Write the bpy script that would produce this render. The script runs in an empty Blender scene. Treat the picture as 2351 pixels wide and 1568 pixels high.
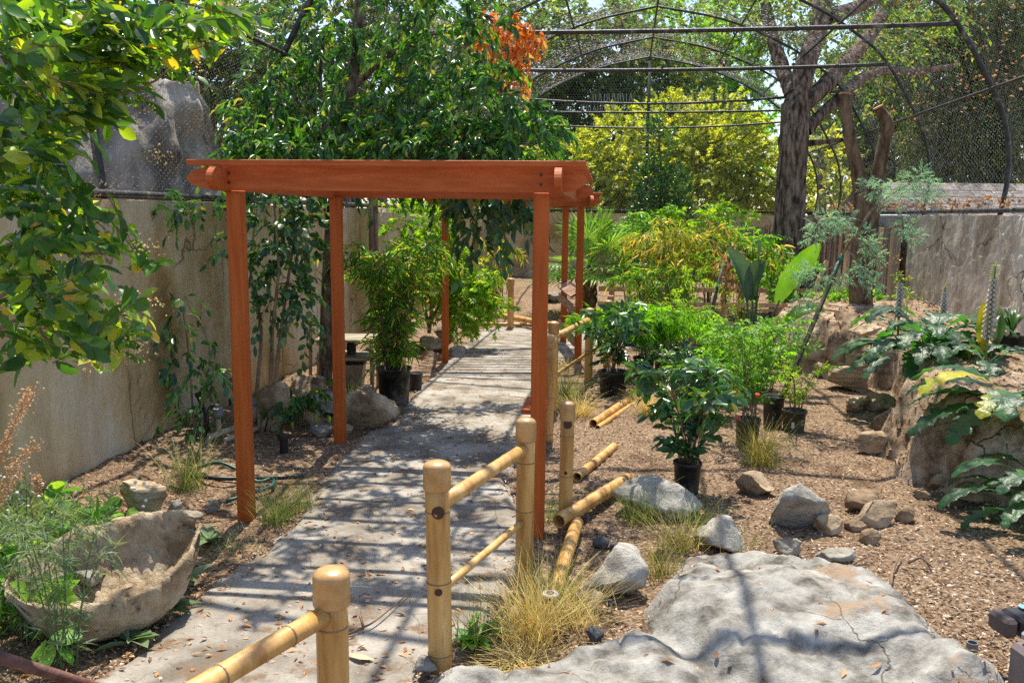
import bpy, bmesh, math, random
import numpy as np
from mathutils import Vector, Matrix, noise

# ------------------------------------------------------------------ camera, sky, sun, exposure
SC = bpy.context.scene
COL = SC.collection
EYE = 1.97
PITCH, ROLL = math.radians(8.2), math.radians(0.6)
FPX = 2000.0                                     # focal length in units of a 2351 px wide frame
cam = bpy.data.cameras.new("camera")
cam.lens = 36.0 * FPX / 2351.0
cam.sensor_width = 36.0
cam.clip_start, cam.clip_end = 0.05, 2000.0
cam_ob = bpy.data.objects.new("camera", cam)
CAM_R = Matrix.Rotation(math.pi / 2 - PITCH, 3, 'X') @ Matrix.Rotation(ROLL, 3, 'Z')
cam_ob.matrix_world = Matrix.Translation((0, 0, EYE)) @ CAM_R.to_4x4()
COL.objects.link(cam_ob)
SC.camera = cam_ob

SUN_EL, SUN_AZ = math.radians(67.0), math.radians(4.0)   # azimuth measured from +Y towards +X
w = bpy.data.worlds.new("World"); SC.world = w; w.use_nodes = True
nt = w.node_tree
sky = nt.nodes.new("ShaderNodeTexSky"); sky.sky_type = 'NISHITA'; sky.sun_disc = False
sky.sun_elevation = SUN_EL; sky.sun_rotation = SUN_AZ
sky.air_density = 1.0; sky.dust_density = 1.0; sky.ozone_density = 1.0
bg = nt.nodes["Background"]; bg.inputs[1].default_value = 0.15
nt.links.new(sky.outputs[0], bg.inputs[0])
sl = bpy.data.lights.new("sun", 'SUN'); sl.energy = 4.9; sl.angle = math.radians(0.5); sl.color = (1.0, 0.93, 0.80)
so = bpy.data.objects.new("sun", sl); COL.objects.link(so)
sd = Vector((math.sin(SUN_AZ) * math.cos(SUN_EL), math.cos(SUN_AZ) * math.cos(SUN_EL), math.sin(SUN_EL)))
so.rotation_euler = sd.to_track_quat('Z', 'Y').to_euler(); so.location = (0, 0, 30)
SC.view_settings.view_transform = 'Standard'; SC.view_settings.look = 'None'
SC.view_settings.exposure = 0.95; SC.view_settings.gamma = 1.0
SC.render.engine = 'CYCLES'
SC.cycles.use_denoising = False
SC.cycles.max_bounces = 8; SC.cycles.diffuse_bounces = 5; SC.cycles.glossy_bounces = 2
SC.cycles.transmission_bounces = 4; SC.cycles.transparent_max_bounces = 6
SC.cycles.caustics_reflective = False; SC.cycles.caustics_refractive = False

# ------------------------------------------------------------------ layout helpers
def ray(px, py):
    return CAM_R @ Vector(((px - 1175.5) / FPX, (784.0 - py) / FPX, -1.0))
def G(px, py, z=0.0):                             # the point at height z seen at (px, py)
    d = ray(px, py); t = (z - EYE) / d.z
    return Vector((d.x * t, d.y * t, z))
def V(px, py, Y):                                 # the point at distance Y seen at (px, py)
    d = ray(px, py); t = Y / d.y
    return Vector((d.x * t, Y, EYE + d.z * t))
def S(px, Y):                                     # px to metres at distance Y
    return px * Y / FPX
RNG = np.random.default_rng(7)
random.seed(7)
def fbm(x, y, z=0.0, o=4):
    return noise.fractal(Vector((x, y, z)), 1.0, 2.0, o)

# ------------------------------------------------------------------ mesh helpers
ORG = {}
def _link(name, me, mat, parent, smooth, base):
    ob = bpy.data.objects.new(name, me)
    COL.objects.link(ob)
    if mat is not None:
        me.materials.append(mat)
    if parent is not None:
        ob.parent = parent
        ORG[ob.name] = ORG.get(parent.name, Vector((0, 0, 0)))
    else:
        ob.location = base; ORG[ob.name] = Vector(base)
    if smooth:
        me.polygons.foreach_set('use_smooth', np.ones(len(me.polygons), dtype=bool))
    return ob
def np_mesh(name, VV, FF, mat, parent=None, smooth=False, base=None, kind=None):
    """one mesh from arrays; VV in world coordinates"""
    VV = np.asarray(VV, dtype=np.float64); FF = np.asarray(FF, dtype=np.int32)
    if base is None: base = Vector((0, 0, 0))
    o = ORG.get(parent.name, Vector((0, 0, 0))) if parent is not None else Vector(base)
    VV = VV - np.array(o)
    me = bpy.data.meshes.new(name)
    n, (m, k) = len(VV), FF.shape
    me.vertices.add(n); me.vertices.foreach_set('co', VV.astype(np.float32).ravel())
    me.loops.add(m * k); me.loops.foreach_set('vertex_index', FF.ravel())
    me.polygons.add(m); me.polygons.foreach_set('loop_start', np.arange(0, m * k, k, dtype=np.int32))
    me.update(calc_edges=True)
    ob = _link(name, me, mat, parent, smooth, base)
    if kind: ob["kind"] = kind
    return ob
class MB:
    """collects shapes in world coordinates; build() makes them ONE mesh object"""
    def __init__(self): self.v = []; self.f = []
    def add(self, vs, fs):
        n = len(self.v); self.v += [tuple(p) for p in vs]; self.f += [tuple(i + n for i in f) for f in fs]; return self
    def box(self, c, s, R=None):
        c = Vector(c); hx, hy, hz = s[0] / 2, s[1] / 2, s[2] / 2
        P = [Vector((x, y, z)) for z in (-hz, hz) for y in (-hy, hy) for x in (-hx, hx)]
        if R is not None: P = [R @ p for p in P]
        return self.add([p + c for p in P], [(0, 2, 3, 1), (4, 5, 7, 6), (0, 1, 5, 4), (2, 6, 7, 3), (0, 4, 6, 2), (1, 3, 7, 5)])
    def bbox(self, c, s, R=None, b=0.004):        # box with bevelled edges
        bm = bmesh.new(); bmesh.ops.create_cube(bm, size=1.0)
        for v_ in bm.verts: v_.co = Vector((v_.co.x * s[0], v_.co.y * s[1], v_.co.z * s[2]))
        bmesh.ops.bevel(bm, geom=list(bm.edges), offset=min(b, min(s) * 0.3), segments=1, affect='EDGES', profile=0.5)
        M = R if R is not None else Matrix.Identity(3)
        bm.verts.ensure_lookup_table()
        vs = [M @ v_.co + Vector(c) for v_ in bm.verts]; fs = [[v_.index for v_ in f.verts] for f in bm.faces]
        bm.free(); return self.add(vs, fs)
    def prism(self, outline, axis_o, ax, ay, depth):   # outline (a,b) in ax, ay; extruded along ax x ay
        ax, ay = Vector(ax), Vector(ay); n = ax.cross(ay).normalized(); o = Vector(axis_o); k = len(outline)
        vs = [o + ax * a + ay * b for a, b in outline] + [o + ax * a + ay * b + n * depth for a, b in outline]
        fs = [tuple(range(k - 1, -1, -1)), tuple(range(k, 2 * k))] + [(i, (i + 1) % k, k + (i + 1) % k, k + i) for i in range(k)]
        return self.add(vs, fs)
    def tube(self, pts, rad, seg=8, cap=True):
        vs, fs = tube_arr(pts, rad, seg)
        fs = [tuple(f) for f in fs]; n = len(pts)
        if cap:
            fs.append(tuple(range(seg - 1, -1, -1))); fs.append(tuple(range((n - 1) * seg, n * seg)))
        return self.add(vs, fs)
    def lathe(self, c, prof, seg=20, R=None, close=True):  # prof: list of (r, z)
        c = Vector(c); vs = []; fs = []
        for r, z in prof:
            for i in range(seg):
                a = 2 * math.pi * i / seg; p = Vector((r * math.cos(a), r * math.sin(a), z))
                vs.append((R @ p if R is not None else p) + c)
        for j in range(len(prof) - 1):
            for i in range(seg):
                fs.append((j * seg + i, j * seg + (i + 1) % seg, (j + 1) * seg + (i + 1) % seg, (j + 1) * seg + i))
        if close:
            fs.append(tuple(range(seg - 1, -1, -1))); k = (len(prof) - 1) * seg; fs.append(tuple(range(k, k + seg)))
        return self.add(vs, fs)
    def build(self, name, mat, parent=None, smooth=False, base=None):
        if base is None: base = Vector((0, 0, 0))
        o = ORG.get(parent.name, Vector((0, 0, 0))) if parent is not None else Vector(base)
        me = bpy.data.meshes.new(name)
        me.from_pydata([(x - o.x, y - o.y, z - o.z) for x, y, z in self.v], [], self.f); me.update()
        ob = _link(name, me, mat, parent, smooth, base)
        return ob
def tube_arr(pts, rad, seg):
    P = np.array([tuple(p) for p in pts], float); n = len(P)
    R = np.full(n, rad, float) if np.isscalar(rad) else np.array(rad, float)
    T = np.gradient(P, axis=0); T /= (np.linalg.norm(T, axis=1)[:, None] + 1e-9)
    u = np.cross(T[0], (0, 0, 1.0))
    if np.linalg.norm(u) < 1e-3: u = np.cross(T[0], (1.0, 0, 0))
    u /= np.linalg.norm(u); out = []
    a = np.linspace(0, 2 * math.pi, seg, endpoint=False)
    for i in range(n):
        u = u - T[i] * np.dot(u, T[i]); u /= np.linalg.norm(u); v = np.cross(T[i], u)
        out.append(P[i] + R[i] * (np.cos(a)[:, None] * u + np.sin(a)[:, None] * v))
    VV = np.concatenate(out)
    i = np.arange(seg); j = (i + 1) % seg
    FF = np.concatenate([np.stack([k * seg + i, k * seg + j, (k + 1) * seg + j, (k + 1) * seg + i], 1) for k in range(n - 1)])
    return VV, FF
def curve(pts, n=12):                              # Catmull-Rom through pts
    P = [Vector(p) for p in pts]; P = [P[0] * 2 - P[1]] + P + [P[-1] * 2 - P[-2]]; out = []
    m = len(P) - 3
    for i in range(m):
        a, b, c, d = P[i:i + 4]
        k = max(2, n // m)
        for j in range(k):
            t = j / k
            out.append(0.5 * ((2 * b) + (c - a) * t + (2 * a - 5 * b + 4 * c - d) * t * t + (3 * b - a - 3 * c + d) * t ** 3))
    out.append(P[-2]); return out
def thing(name, label, cat, loc=(0, 0, 0), group=None):
    o = bpy.data.objects.new(name, None); COL.objects.link(o); o.location = loc; o.empty_display_size = 0.1
    ORG[o.name] = Vector(loc); return tag(o, label, cat, group)
def tag(o, label=None, cat=None, group=None, kind=None):
    if label: o["label"] = label
    if cat: o["category"] = cat
    if group: o["group"] = group
    if kind: o["kind"] = kind
    return o

# ------------------------------------------------------------------ materials
MATS = {}
def _new(name):
    m = bpy.data.materials.new(name); m.use_nodes = True; t = m.node_tree
    for n_ in list(t.nodes):
        if n_.type != 'OUTPUT_MATERIAL': t.nodes.remove(n_)
    MATS[name] = m
    return m, t, t.nodes["Material Output"]
def N(t, typ, **kw):
    n_ = t.nodes.new(typ)
    for k, v_ in kw.items():
        if k.startswith('i_'):
            n_.inputs[k[2:].replace('_', ' ')].default_value = v_
        else: setattr(n_, k, v_)
    return n_
def ramp(t, stops):
    r = t.nodes.new("ShaderNodeValToRGB"); e = r.color_ramp.elements
    while len(e) < len(stops): e.new(0.5)
    for q, (p, c) in zip(e, stops):
        q.position = p; q.color = (*c, 1) if len(c) == 3 else c
    return r
def surf(name, stops, scale=4.0, detail=6.0, rough=0.8, bump=0.3, bscale=30.0, stretch=(1, 1, 1), spec=0.3, distort=0.0,
         spots=None, crack=None, streak=None, var=None):
    """noise-coloured surface: colour ramp over noise, optional spots (colour, scale, amount), cracks (colour, scale, width), streaks"""
    m, t, out = _new(name)
    L = t.links.new
    tc = N(t, "ShaderNodeTexCoord"); mp = N(t, "ShaderNodeMapping"); mp.inputs['Scale'].default_value = stretch
    L(tc.outputs['Object'], mp.inputs[0])
    n1 = N(t, "ShaderNodeTexNoise", i_Scale=scale, i_Detail=detail, i_Roughness=0.62, i_Distortion=distort); L(mp.outputs[0], n1.inputs['Vector'])
    r = ramp(t, [(.5 + (p_ - .5) * .62, c_) for p_, c_ in stops]); L(n1.outputs[0], r.inputs[0]); col = r.outputs[0]
    if streak:                                        # (colour, scale_xy, amount) vertical stains
        mp2 = N(t, "ShaderNodeMapping"); mp2.inputs['Scale'].default_value = (streak[1], streak[1], streak[1] * 0.07); L(tc.outputs['Object'], mp2.inputs[0])
        n2 = N(t, "ShaderNodeTexNoise", i_Scale=1.0, i_Detail=5.0, i_Roughness=0.7); L(mp2.outputs[0], n2.inputs['Vector'])
        r2 = ramp(t, [(0.5 - 0.06, (0, 0, 0)), (0.5 + 0.16, (streak[2],) * 3)]); L(n2.outputs[0], r2.inputs[0])
        mx = N(t, "ShaderNodeMix", data_type='RGBA'); L(r2.outputs[0], mx.inputs[0]); L(col, mx.inputs[6]); mx.inputs[7].default_value = (*streak[0], 1); col = mx.outputs[2]
    if spots:
        n2 = N(t, "ShaderNodeTexNoise", i_Scale=spots[1], i_Detail=4.0, i_Roughness=0.65); L(mp.outputs[0], n2.inputs['Vector'])
        r2 = ramp(t, [(spots[2], (0, 0, 0)), (spots[2] + 0.09, (1, 1, 1))]); L(n2.outputs[0], r2.inputs[0])
        mx = N(t, "ShaderNodeMix", data_type='RGBA'); L(r2.outputs[0], mx.inputs[0]); L(col, mx.inputs[6]); mx.inputs[7].default_value = (*spots[0], 1); col = mx.outputs[2]
    hgt = None
    if crack:
        nw = N(t, "ShaderNodeTexNoise", i_Scale=crack[1] * 2.2, i_Detail=4.0); L(tc.outputs['Object'], nw.inputs['Vector'])
        ad = N(t, "ShaderNodeVectorMath", operation='MULTIPLY_ADD'); L(nw.outputs['Color'], ad.inputs[0]); ad.inputs[1].default_value = (0.5 / crack[1],) * 3; L(tc.outputs['Object'], ad.inputs[2])
        vo = N(t, "ShaderNodeTexVoronoi", feature='DISTANCE_TO_EDGE', i_Scale=crack[1]); L(ad.outputs[0], vo.inputs['Vector'])
        r2 = ramp(t, [(0.0, (1, 1, 1)), (crack[2], (0, 0, 0))]); L(vo.outputs['Distance'], r2.inputs[0])
        nm = N(t, "ShaderNodeTexNoise", i_Scale=crack[1] * 1.1, i_Detail=2.0); L(tc.outputs['Object'], nm.inputs['Vector'])
        rm = ramp(t, [(0.45, (0, 0, 0)), (0.58, (0.85,) * 3)]); L(nm.outputs[0], rm.inputs[0])
        ml = N(t, "ShaderNodeMath", operation='MULTIPLY'); L(r2.outputs[0], ml.inputs[0]); L(rm.outputs[0], ml.inputs[1])
        mx = N(t, "ShaderNodeMix", data_type='RGBA'); L(ml.outputs[0], mx.inputs[0]); L(col, mx.inputs[6]); mx.inputs[7].default_value = (*crack[0], 1); col = mx.outputs[2]
        hgt = ml.outputs[0]
    if var:                                           # per-object brightness difference
        oi = N(t, "ShaderNodeObjectInfo"); mr = N(t, "ShaderNodeMapRange"); L(oi.outputs['Random'], mr.inputs[0])
        mr.inputs[3].default_value = 1 - var; mr.inputs[4].default_value = 1 + var
        hs = N(t, "ShaderNodeHueSaturation"); L(mr.outputs[0], hs.inputs['Value']); L(col, hs.inputs['Color']); col = hs.outputs[0]
    p = N(t, "ShaderNodeBsdfPrincipled"); L(col, p.inputs['Base Color']); p.inputs['Roughness'].default_value = rough
    p.inputs['Specular IOR Level'].default_value = spec
    if bump:
        nb = N(t, "ShaderNodeTexNoise", i_Scale=bscale, i_Detail=8.0, i_Roughness=0.7); L(mp.outputs[0], nb.inputs['Vector'])
        src = nb.outputs[0]
        if hgt is not None:
            sb = N(t, "ShaderNodeMath", operation='MULTIPLY_ADD'); L(hgt, sb.inputs[0]); sb.inputs[1].default_value = -1.2; L(src, sb.inputs[2]); src = sb.outputs[0]
        b = N(t, "ShaderNodeBump"); b.inputs['Strength'].default_value = bump; b.inputs['Distance'].default_value = 0.035; L(src, b.inputs['Height'])
        L(b.outputs[0], p.inputs['Normal'])
    L(p.outputs[0], out.inputs[0])
    return m
LEAFK = 1.75
def leaf(name, stops, trans=0.45, tint=(1.5, 1.35, 0.5), rough=0.42, spec=0.45):
    """leaf: colour by leaf (random per island), light passes through"""
    m, t, out = _new(name); L = t.links.new
    g = N(t, "ShaderNodeNewGeometry"); r = ramp(t, [(p_, tuple(min(.8, x * LEAFK) for x in c_)) for p_, c_ in stops]); L(g.outputs['Random Per Island'], r.inputs[0])
    p = N(t, "ShaderNodeBsdfPrincipled"); L(r.outputs[0], p.inputs['Base Color']); p.inputs['Roughness'].default_value = rough; p.inputs['Specular IOR Level'].default_value = spec
    tr = N(t, "ShaderNodeBsdfTranslucent")
    mu = N(t, "ShaderNodeMix", data_type='RGBA', blend_type='MULTIPLY'); mu.inputs[0].default_value = 1.0; L(r.outputs[0], mu.inputs[6]); mu.inputs[7].default_value = (*[x * 1.0 for x in tint], 1)
    L(mu.outputs[2], tr.inputs[0])
    mx = N(t, "ShaderNodeMixShader"); mx.inputs[0].default_value = trans; L(p.outputs[0], mx.inputs[1]); L(tr.outputs[0], mx.inputs[2])
    L(mx.outputs[0], out.inputs[0]); return m
def plain(name, col, rough=0.5, metal=0.0, spec=0.4, bump=0.0, bscale=60.0, var=0.12):
    return surf(name, [(0.3, tuple(x * (1 - var) for x in col)), (0.7, tuple(min(1, x * (1 + var)) for x in col))], scale=7.0, rough=rough, bump=bump, bscale=bscale, spec=spec)

# ------------------------------------------------------------------ the materials of the place
M = {}
M['soil'] = surf('soil_mulch', [(0.25, (.10, .062, .038)), (0.45, (.24, .16, .10)), (0.6, (.365, .255, .165)), (0.8, (.50, .375, .26))], scale=38, detail=9, rough=0.95, bump=0.9, bscale=70, spec=0.1, spots=((.17, .11, .07), 2.2, 0.55))
M['mud'] = surf('dried_mud', [(0.3, (.16, .10, .06)), (0.5, (.34, .24, .155)), (0.72, (.52, .40, .285))], scale=6, detail=10, rough=0.95, bump=1.0, bscale=18, spec=0.1, crack=((.09, .05, .03), 2.2, 0.012))
M['path'] = surf('path_concrete', [(0.3, (.165, .14, .11)), (0.52, (.295, .265, .22)), (0.75, (.40, .37, .32))], scale=2.6, detail=10, rough=0.9, bump=0.5, bscale=50, spec=0.15, spots=((.19, .13, .085), 5.0, 0.56), crack=((.13, .10, .075), 1.1, 0.006))
M['slab'] = surf('rock_concrete', [(0.26, (.10, .09, .075)), (0.5, (.27, .255, .225)), (0.76, (.40, .385, .345))], scale=6.5, detail=14, rough=0.92, bump=0.55, bscale=40, spec=0.15, spots=((.30, .22, .15), 2.6, 0.56), crack=((.10, .08, .06), 2.0, 0.010))
M['wall_l'] = surf('wall_plaster', [(0.28, (.34, .215, .085)), (0.46, (.52, .385, .20)), (0.6, (.60, .49, .31)), (0.8, (.64, .58, .45))], scale=1.3, detail=9, rough=0.92, bump=0.35, bscale=26, spec=0.12, stretch=(1, 1, .6), streak=((.26, .20, .13), 3.2, 0.4), crack=((.13, .09, .055), 1.0, 0.016))
M['wall_r'] = surf('wall_stained', [(0.3, (.33, .265, .19)), (0.5, (.50, .435, .345)), (0.7, (.64, .585, .49))], scale=2.0, detail=9, rough=0.92, bump=0.6, bscale=14, spec=0.1, stretch=(1, 1, .3), streak=((.25, .19, .135), 3.4, 0.38), crack=((.06, .04, .03), 0.9, 0.016))
M['paint'] = surf('red_paint', [(0.28, (.35, .075, .013)), (0.5, (.42, .092, .016)), (0.72, (.46, .115, .026))], scale=3, rough=0.62, bump=0.2, bscale=14, stretch=(9, 9, .5), spec=0.2, spots=((.40, .14, .085), 22.0, 0.70))
M['paint2'] = surf('red_paint_beam', [(0.28, (.37, .080, .017)), (0.5, (.43, .097, .022)), (0.72, (.48, .125, .036))], scale=3, rough=0.6, bump=0.18, bscale=14, stretch=(.5, 9, 9), spec=0.2, spots=((.42, .17, .12), 20.0, 0.71))
M['bamboo'] = surf('bamboo_cane', [(0.28, (.36, .175, .045)), (0.5, (.55, .31, .095)), (0.75, (.66, .42, .17))], scale=2.6, rough=0.38, bump=0.1, bscale=30, stretch=(4, 4, .5), spec=0.45, spots=((.33, .155, .05), 3.4, 0.63))
M['bamboo_cap'] = surf('bamboo_cap', [(0.3, (.36, .18, .055)), (0.7, (.56, .34, .14))], scale=5, rough=0.35, bump=0.08, spec=0.5)
M['node'] = plain('bamboo_node', (.26, .14, .055), 0.5)
M['plug'] = plain('dark_plug', (.05, .022, .016), 0.45)
M['black_pipe'] = surf('black_pipe', [(0.3, (.018, .018, .020)), (0.62, (.045, .043, .042)), (0.8, (.17, .16, .15))], scale=9, rough=0.5, bump=0.2, bscale=40, spec=0.4)
M['net'] = plain('net_wire', (.22, .21, .20), 0.55, spec=0.5)
M['net_dark'] = plain('net_wire_dark', (.13, .13, .135), 0.6, spec=0.4)
M['wood'] = surf('light_wood', [(0.3, (.42, .24, .115)), (0.5, (.55, .35, .19)), (0.75, (.63, .44, .26))], scale=3, rough=0.7, bump=0.3, bscale=25, stretch=(9, 9, .7), spec=0.2, var=0.12)
M['wood_grey'] = surf('weathered_wood', [(0.3, (.16, .105, .075)), (0.55, (.30, .22, .165)), (0.75, (.42, .34, .275))], scale=3, rough=0.85, bump=0.5, bscale=25, stretch=(9, 9, .6), spec=0.12, var=0.3)
M['rail_wood'] = surf('rail_wood', [(0.3, (.25, .135, .085)), (0.55, (.38, .225, .145)), (0.75, (.46, .30, .21))], scale=3, rough=0.75, bump=0.3, bscale=25, stretch=(9, .7, 9), spec=0.2, var=0.1)
M['bark'] = surf('tree_bark', [(0.3, (.04, .027, .019)), (0.5, (.15, .11, .08)), (0.7, (.29, .225, .17))], scale=9, detail=8, rough=0.95, bump=1.0, bscale=16, stretch=(1.6, 1.6, .4), spec=0.08)
M['bark_brown'] = surf('brown_bark', [(0.3, (.07, .045, .028)), (0.5, (.155, .105, .065)), (0.7, (.24, .17, .11))], scale=7, detail=8, rough=0.92, bump=0.7, bscale=22, stretch=(1.4, 1.4, .5), spec=0.1)
M['bark_light'] = surf('light_bark', [(0.3, (.15, .10, .06)), (0.55, (.27, .195, .125)), (0.75, (.36, .28, .19))], scale=8, rough=0.85, bump=0.4, bscale=25, stretch=(1, 1, .5), spec=0.15)
M['twig'] = plain('twig_bark', (.16, .105, .065), 0.85, var=0.3)
M['cliff'] = surf('cliff_concrete', [(0.3, (.13, .11, .09)), (0.5, (.32, .285, .24)), (0.7, (.50, .455, .39))], scale=1.4, detail=10, rough=0.92, bump=0.9, bscale=8, spec=0.1, stretch=(1, 1, .6), streak=((.16, .135, .11), 3.0, .6))

# ------------------------------------------------------------------ ground, path, rock slab, raised bed
def poly_sd(poly, X, Y):                            # signed distance, positive inside
    P = np.array([(p[0], p[1]) for p in poly]); n = len(P); d = np.full(X.shape, 1e9); ins = np.zeros(X.shape, bool)
    for i in range(n):
        a, b = P[i], P[(i + 1) % n]; e = b - a
        t = np.clip(((X - a[0]) * e[0] + (Y - a[1]) * e[1]) / (e @ e + 1e-12), 0, 1)
        d = np.minimum(d, np.hypot(X - a[0] - t * e[0], Y - a[1] - t * e[1]))
        c = ((a[1] > Y) != (b[1] > Y)) & (X < (b[0] - a[0]) * (Y - a[1]) / (b[1] - a[1] + 1e-12) + a[0]); ins ^= c
    return np.where(ins, d, -d)
def nz(X, Y, s, o=4, z=0.0):
    f = np.frompyfunc(lambda a, b: noise.fractal(Vector((a * s, b * s, z)), 1.0, 2.0, o), 2, 1)
    return f(X, Y).astype(float)
def sm(x, a, b):
    t = np.clip((x - a) / (b - a), 0, 1); return t * t * (3 - 2 * t)

def smooth_poly(pts, n=4):
    P = [Vector((p[0], p[1], 0)) for p in pts]; k = len(P); out = []
    for i in range(k):
        a, b, c, d = P[(i - 1) % k], P[i], P[(i + 1) % k], P[(i + 2) % k]
        for j in range(n):
            t = j / n
            out.append(0.5 * ((2 * b) + (c - a) * t + (2 * a - 5 * b + 4 * c - d) * t * t + (3 * b - a - 3 * c + d) * t ** 3))
    return out
PATH_Z = 0.025
path_px = [(60, 1680), (235, 1545), (330, 1482), (415, 1400), (470, 1350), (560, 1292), (640, 1232), (705, 1165), (740, 1100), (790, 1042),
           (850, 992), (912, 962), (940, 910), (975, 880), (1015, 842), (1052, 800), (1098, 768), (1125, 752), (1300, 742), (1550, 742), (1900, 748),
           (1900, 782), (1640, 784), (1440, 792), (1330, 806), (1268, 850), (1246, 920), (1222, 1000), (1170, 1075), (1160, 1100), (1182, 1150), (1196, 1215), (1176, 1310),
           (1130, 1420), (1040, 1500), (960, 1545), (880, 1680)]
path_poly = smooth_poly([G(*p, PATH_Z) for p in path_px])
slab_px = [(860, 1700), (930, 1585), (965, 1540), (1040, 1520), (1160, 1518), (1300, 1478), (1420, 1440), (1450, 1395), (1492, 1345), (1512, 1305), (1545, 1278),
           (1640, 1264), (1770, 1284), (1900, 1312), (2020, 1345), (2105, 1400), (2165, 1465), (2215, 1540), (2300, 1680)]
slab_poly = smooth_poly([G(*p, 0.06) for p in slab_px])
BED_Z = 0.70
bed_poly = [(4.6, 14.0), (3.9, 12.9), (3.55, 11.9), (3.52, 11.2), (3.85, 10.7), (4.15, 10.35), (4.35, 9.7), (4.2, 8.8), (3.75, 8.0), (3.38, 7.4), (3.12, 6.75), (3.02, 6.25),
            (3.25, 5.9), (3.62, 5.72), (4.4, 5.5), (6.5, 5.2), (8.5, 14.0)]
def ground_h(X, Y):
    z = 0.03 * nz(X, Y, 1.3, 4) + 0.018 * nz(X, Y, 6.0, 3, 3.0)
    dp = poly_sd(path_poly, X, Y)
    z = z + 0.05 * sm(-dp, 0.15, 1.0)                 # beds a little above the path edge
    lw = X - (-2.26 + 0.13 * (Y - 12.5))
    z = z + 0.10 * sm(-lw, -1.0, -0.1)                # soil banked against the left wall
    z = z + 0.30 * sm(Y, 16.0, 21.0)
    z = np.where(dp > 0.0, -0.03, z)
    return z
def axis_vals(segs):
    out = []
    for a, b, s in segs: out += list(np.arange(a, b, s))
    return np.array(out + [segs[-1][1]])
xs = axis_vals([(-300, -60, 60), (-60, -10, 10), (-10, -4, 1), (-4, 5, .05), (5, 12, .5), (12, 60, 8), (60, 300, 60)])
ys = axis_vals([(-60, 0, 10), (0, 2.4, .3), (2.4, 9, .05), (9, 17, .1), (17, 24, .25), (24, 60, 6), (60, 400, 60)])
X, Y = np.meshgrid(xs, ys)
near = (np.abs(X - 1) < 12) & (Y > -1) & (Y < 30)
Z = np.zeros_like(X); Z[near] = ground_h(X[near], Y[near])
def grid_faces(nx, ny):
    i = np.arange(nx * ny).reshape(ny, nx)
    return np.stack([i[:-1, :-1], i[:-1, 1:], i[1:, 1:], i[1:, :-1]], -1).reshape(-1, 4)
tag(np_mesh('ground', np.stack([X, Y, Z], -1).reshape(-1, 3), grid_faces(len(xs), len(ys)), M['soil'], smooth=True), kind='structure')
def gz(x, y):
    return float(ground_h(np.array([[x]]), np.array([[y]]))[0, 0])

def poly_sheet(name, poly, hf, step, mat, margin=0.1, kind='structure'):
    P = np.array([(p[0], p[1]) for p in poly]); x0, y0 = P.min(0) - margin; x1, y1 = P.max(0) + margin
    ax, ay = np.arange(x0, x1, step), np.arange(max(y0, 1.0), y1, step)
    X, Y = np.meshgrid(ax, ay); d = poly_sd(poly, X, Y); Z = hf(X, Y, d)
    F = grid_faces(len(ax), len(ay)); keep = (d.ravel()[F] > -margin).any(1); F = F[keep]
    used = np.unique(F); mp_ = np.full(X.size, -1); mp_[used] = np.arange(len(used))
    ob = np_mesh(name, np.stack([X, Y, Z], -1).reshape(-1, 3)[used], mp_[F], mat, smooth=True)
    return tag(ob, kind=kind)
poly_sheet('path', path_poly, lambda X, Y, d: -0.06 + (PATH_Z + 0.06) * sm(d + 0.05 * nz(X, Y, 5.0, 3), -0.07, 0.03) + 0.006 * nz(X, Y, 2.0, 4) + 0.012 * sm(Y, 14, 18) , 0.06, M['path'])
def slab_h(X, Y, d):
    d = d + 0.05 * nz(X, Y, 4.0, 3)
    ridge = 0.13 * np.exp(-((X - 1.45) ** 2 / 0.5 + (Y - 3.95) ** 2 / 0.16)) + 0.10 * np.exp(-((X - 1.9) ** 2 / 0.10 + (Y - 3.3) ** 2 / 0.25))
    dip = -0.09 * np.exp(-((X - 0.75 - 0.55 * (3.6 - Y)) ** 2 / 0.012)) * sm(Y, 2.2, 3.6)
    strata = 0.018 * np.abs(nz(X * 1.0 + Y * 0.3, Y * 2.5, 3.0, 4, 9.0)) * sm(-Y, -3.55, -3.1)
    return -0.08 + 0.21 * sm(d, -0.06, 0.22) + ridge + dip - strata + 0.05 * nz(X, Y, 2.4, 6) + 0.028 * np.abs(nz(X, Y, 6, 6, 5.0)) - 0.022 * np.exp(-(nz(X, Y, 0.9, 3, 12.0) / .022) ** 2) - 0.014 * np.exp(-(nz(X, Y * 1.6, 1.7, 4, 15.0) / .03) ** 2)
poly_sheet('rock_slab', slab_poly, slab_h, 0.022, M['slab'])
def bed_h(X, Y, d):
    d = d + 0.18 * nz(X, Y, 1.6, 3) + 0.10 * np.abs(nz(X, Y, 5, 4, 2.0)) - .03
    lump = 0.09 * nz(X, Y, 1.1, 4, 7.0)
    edge = 0.05 * np.exp(-((d - 0.22) ** 2) / 0.01)
    return -0.12 + (BED_Z + 0.1) * (0.66 * sm(d, -0.14, 0.10) + 0.16 * sm(d, 0.05, .30) + 0.18 * sm(d, -0.40, -0.05)) + lump * sm(d, 0.0, 0.3) + edge + 0.05 * nz(X, Y, 5, 5, 1.0) * sm(d, -0.3, -0.1) - 0.05 * np.exp(-(nz(X, Y, 1.4, 3, 21.0) / .03) ** 2)
poly_sheet('raised_bed', bed_poly, bed_h, 0.035, M['mud'], margin=0.45)
def bz(x, y):
    a, b = np.array([[x]]), np.array([[y]]); return float(bed_h(a, b, poly_sd(bed_poly, a, b))[0, 0])
def sz(x, y):
    a, b = np.array([[x]]), np.array([[y]]); return float(slab_h(a, b, poly_sd(slab_poly, a, b))[0, 0])

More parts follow.
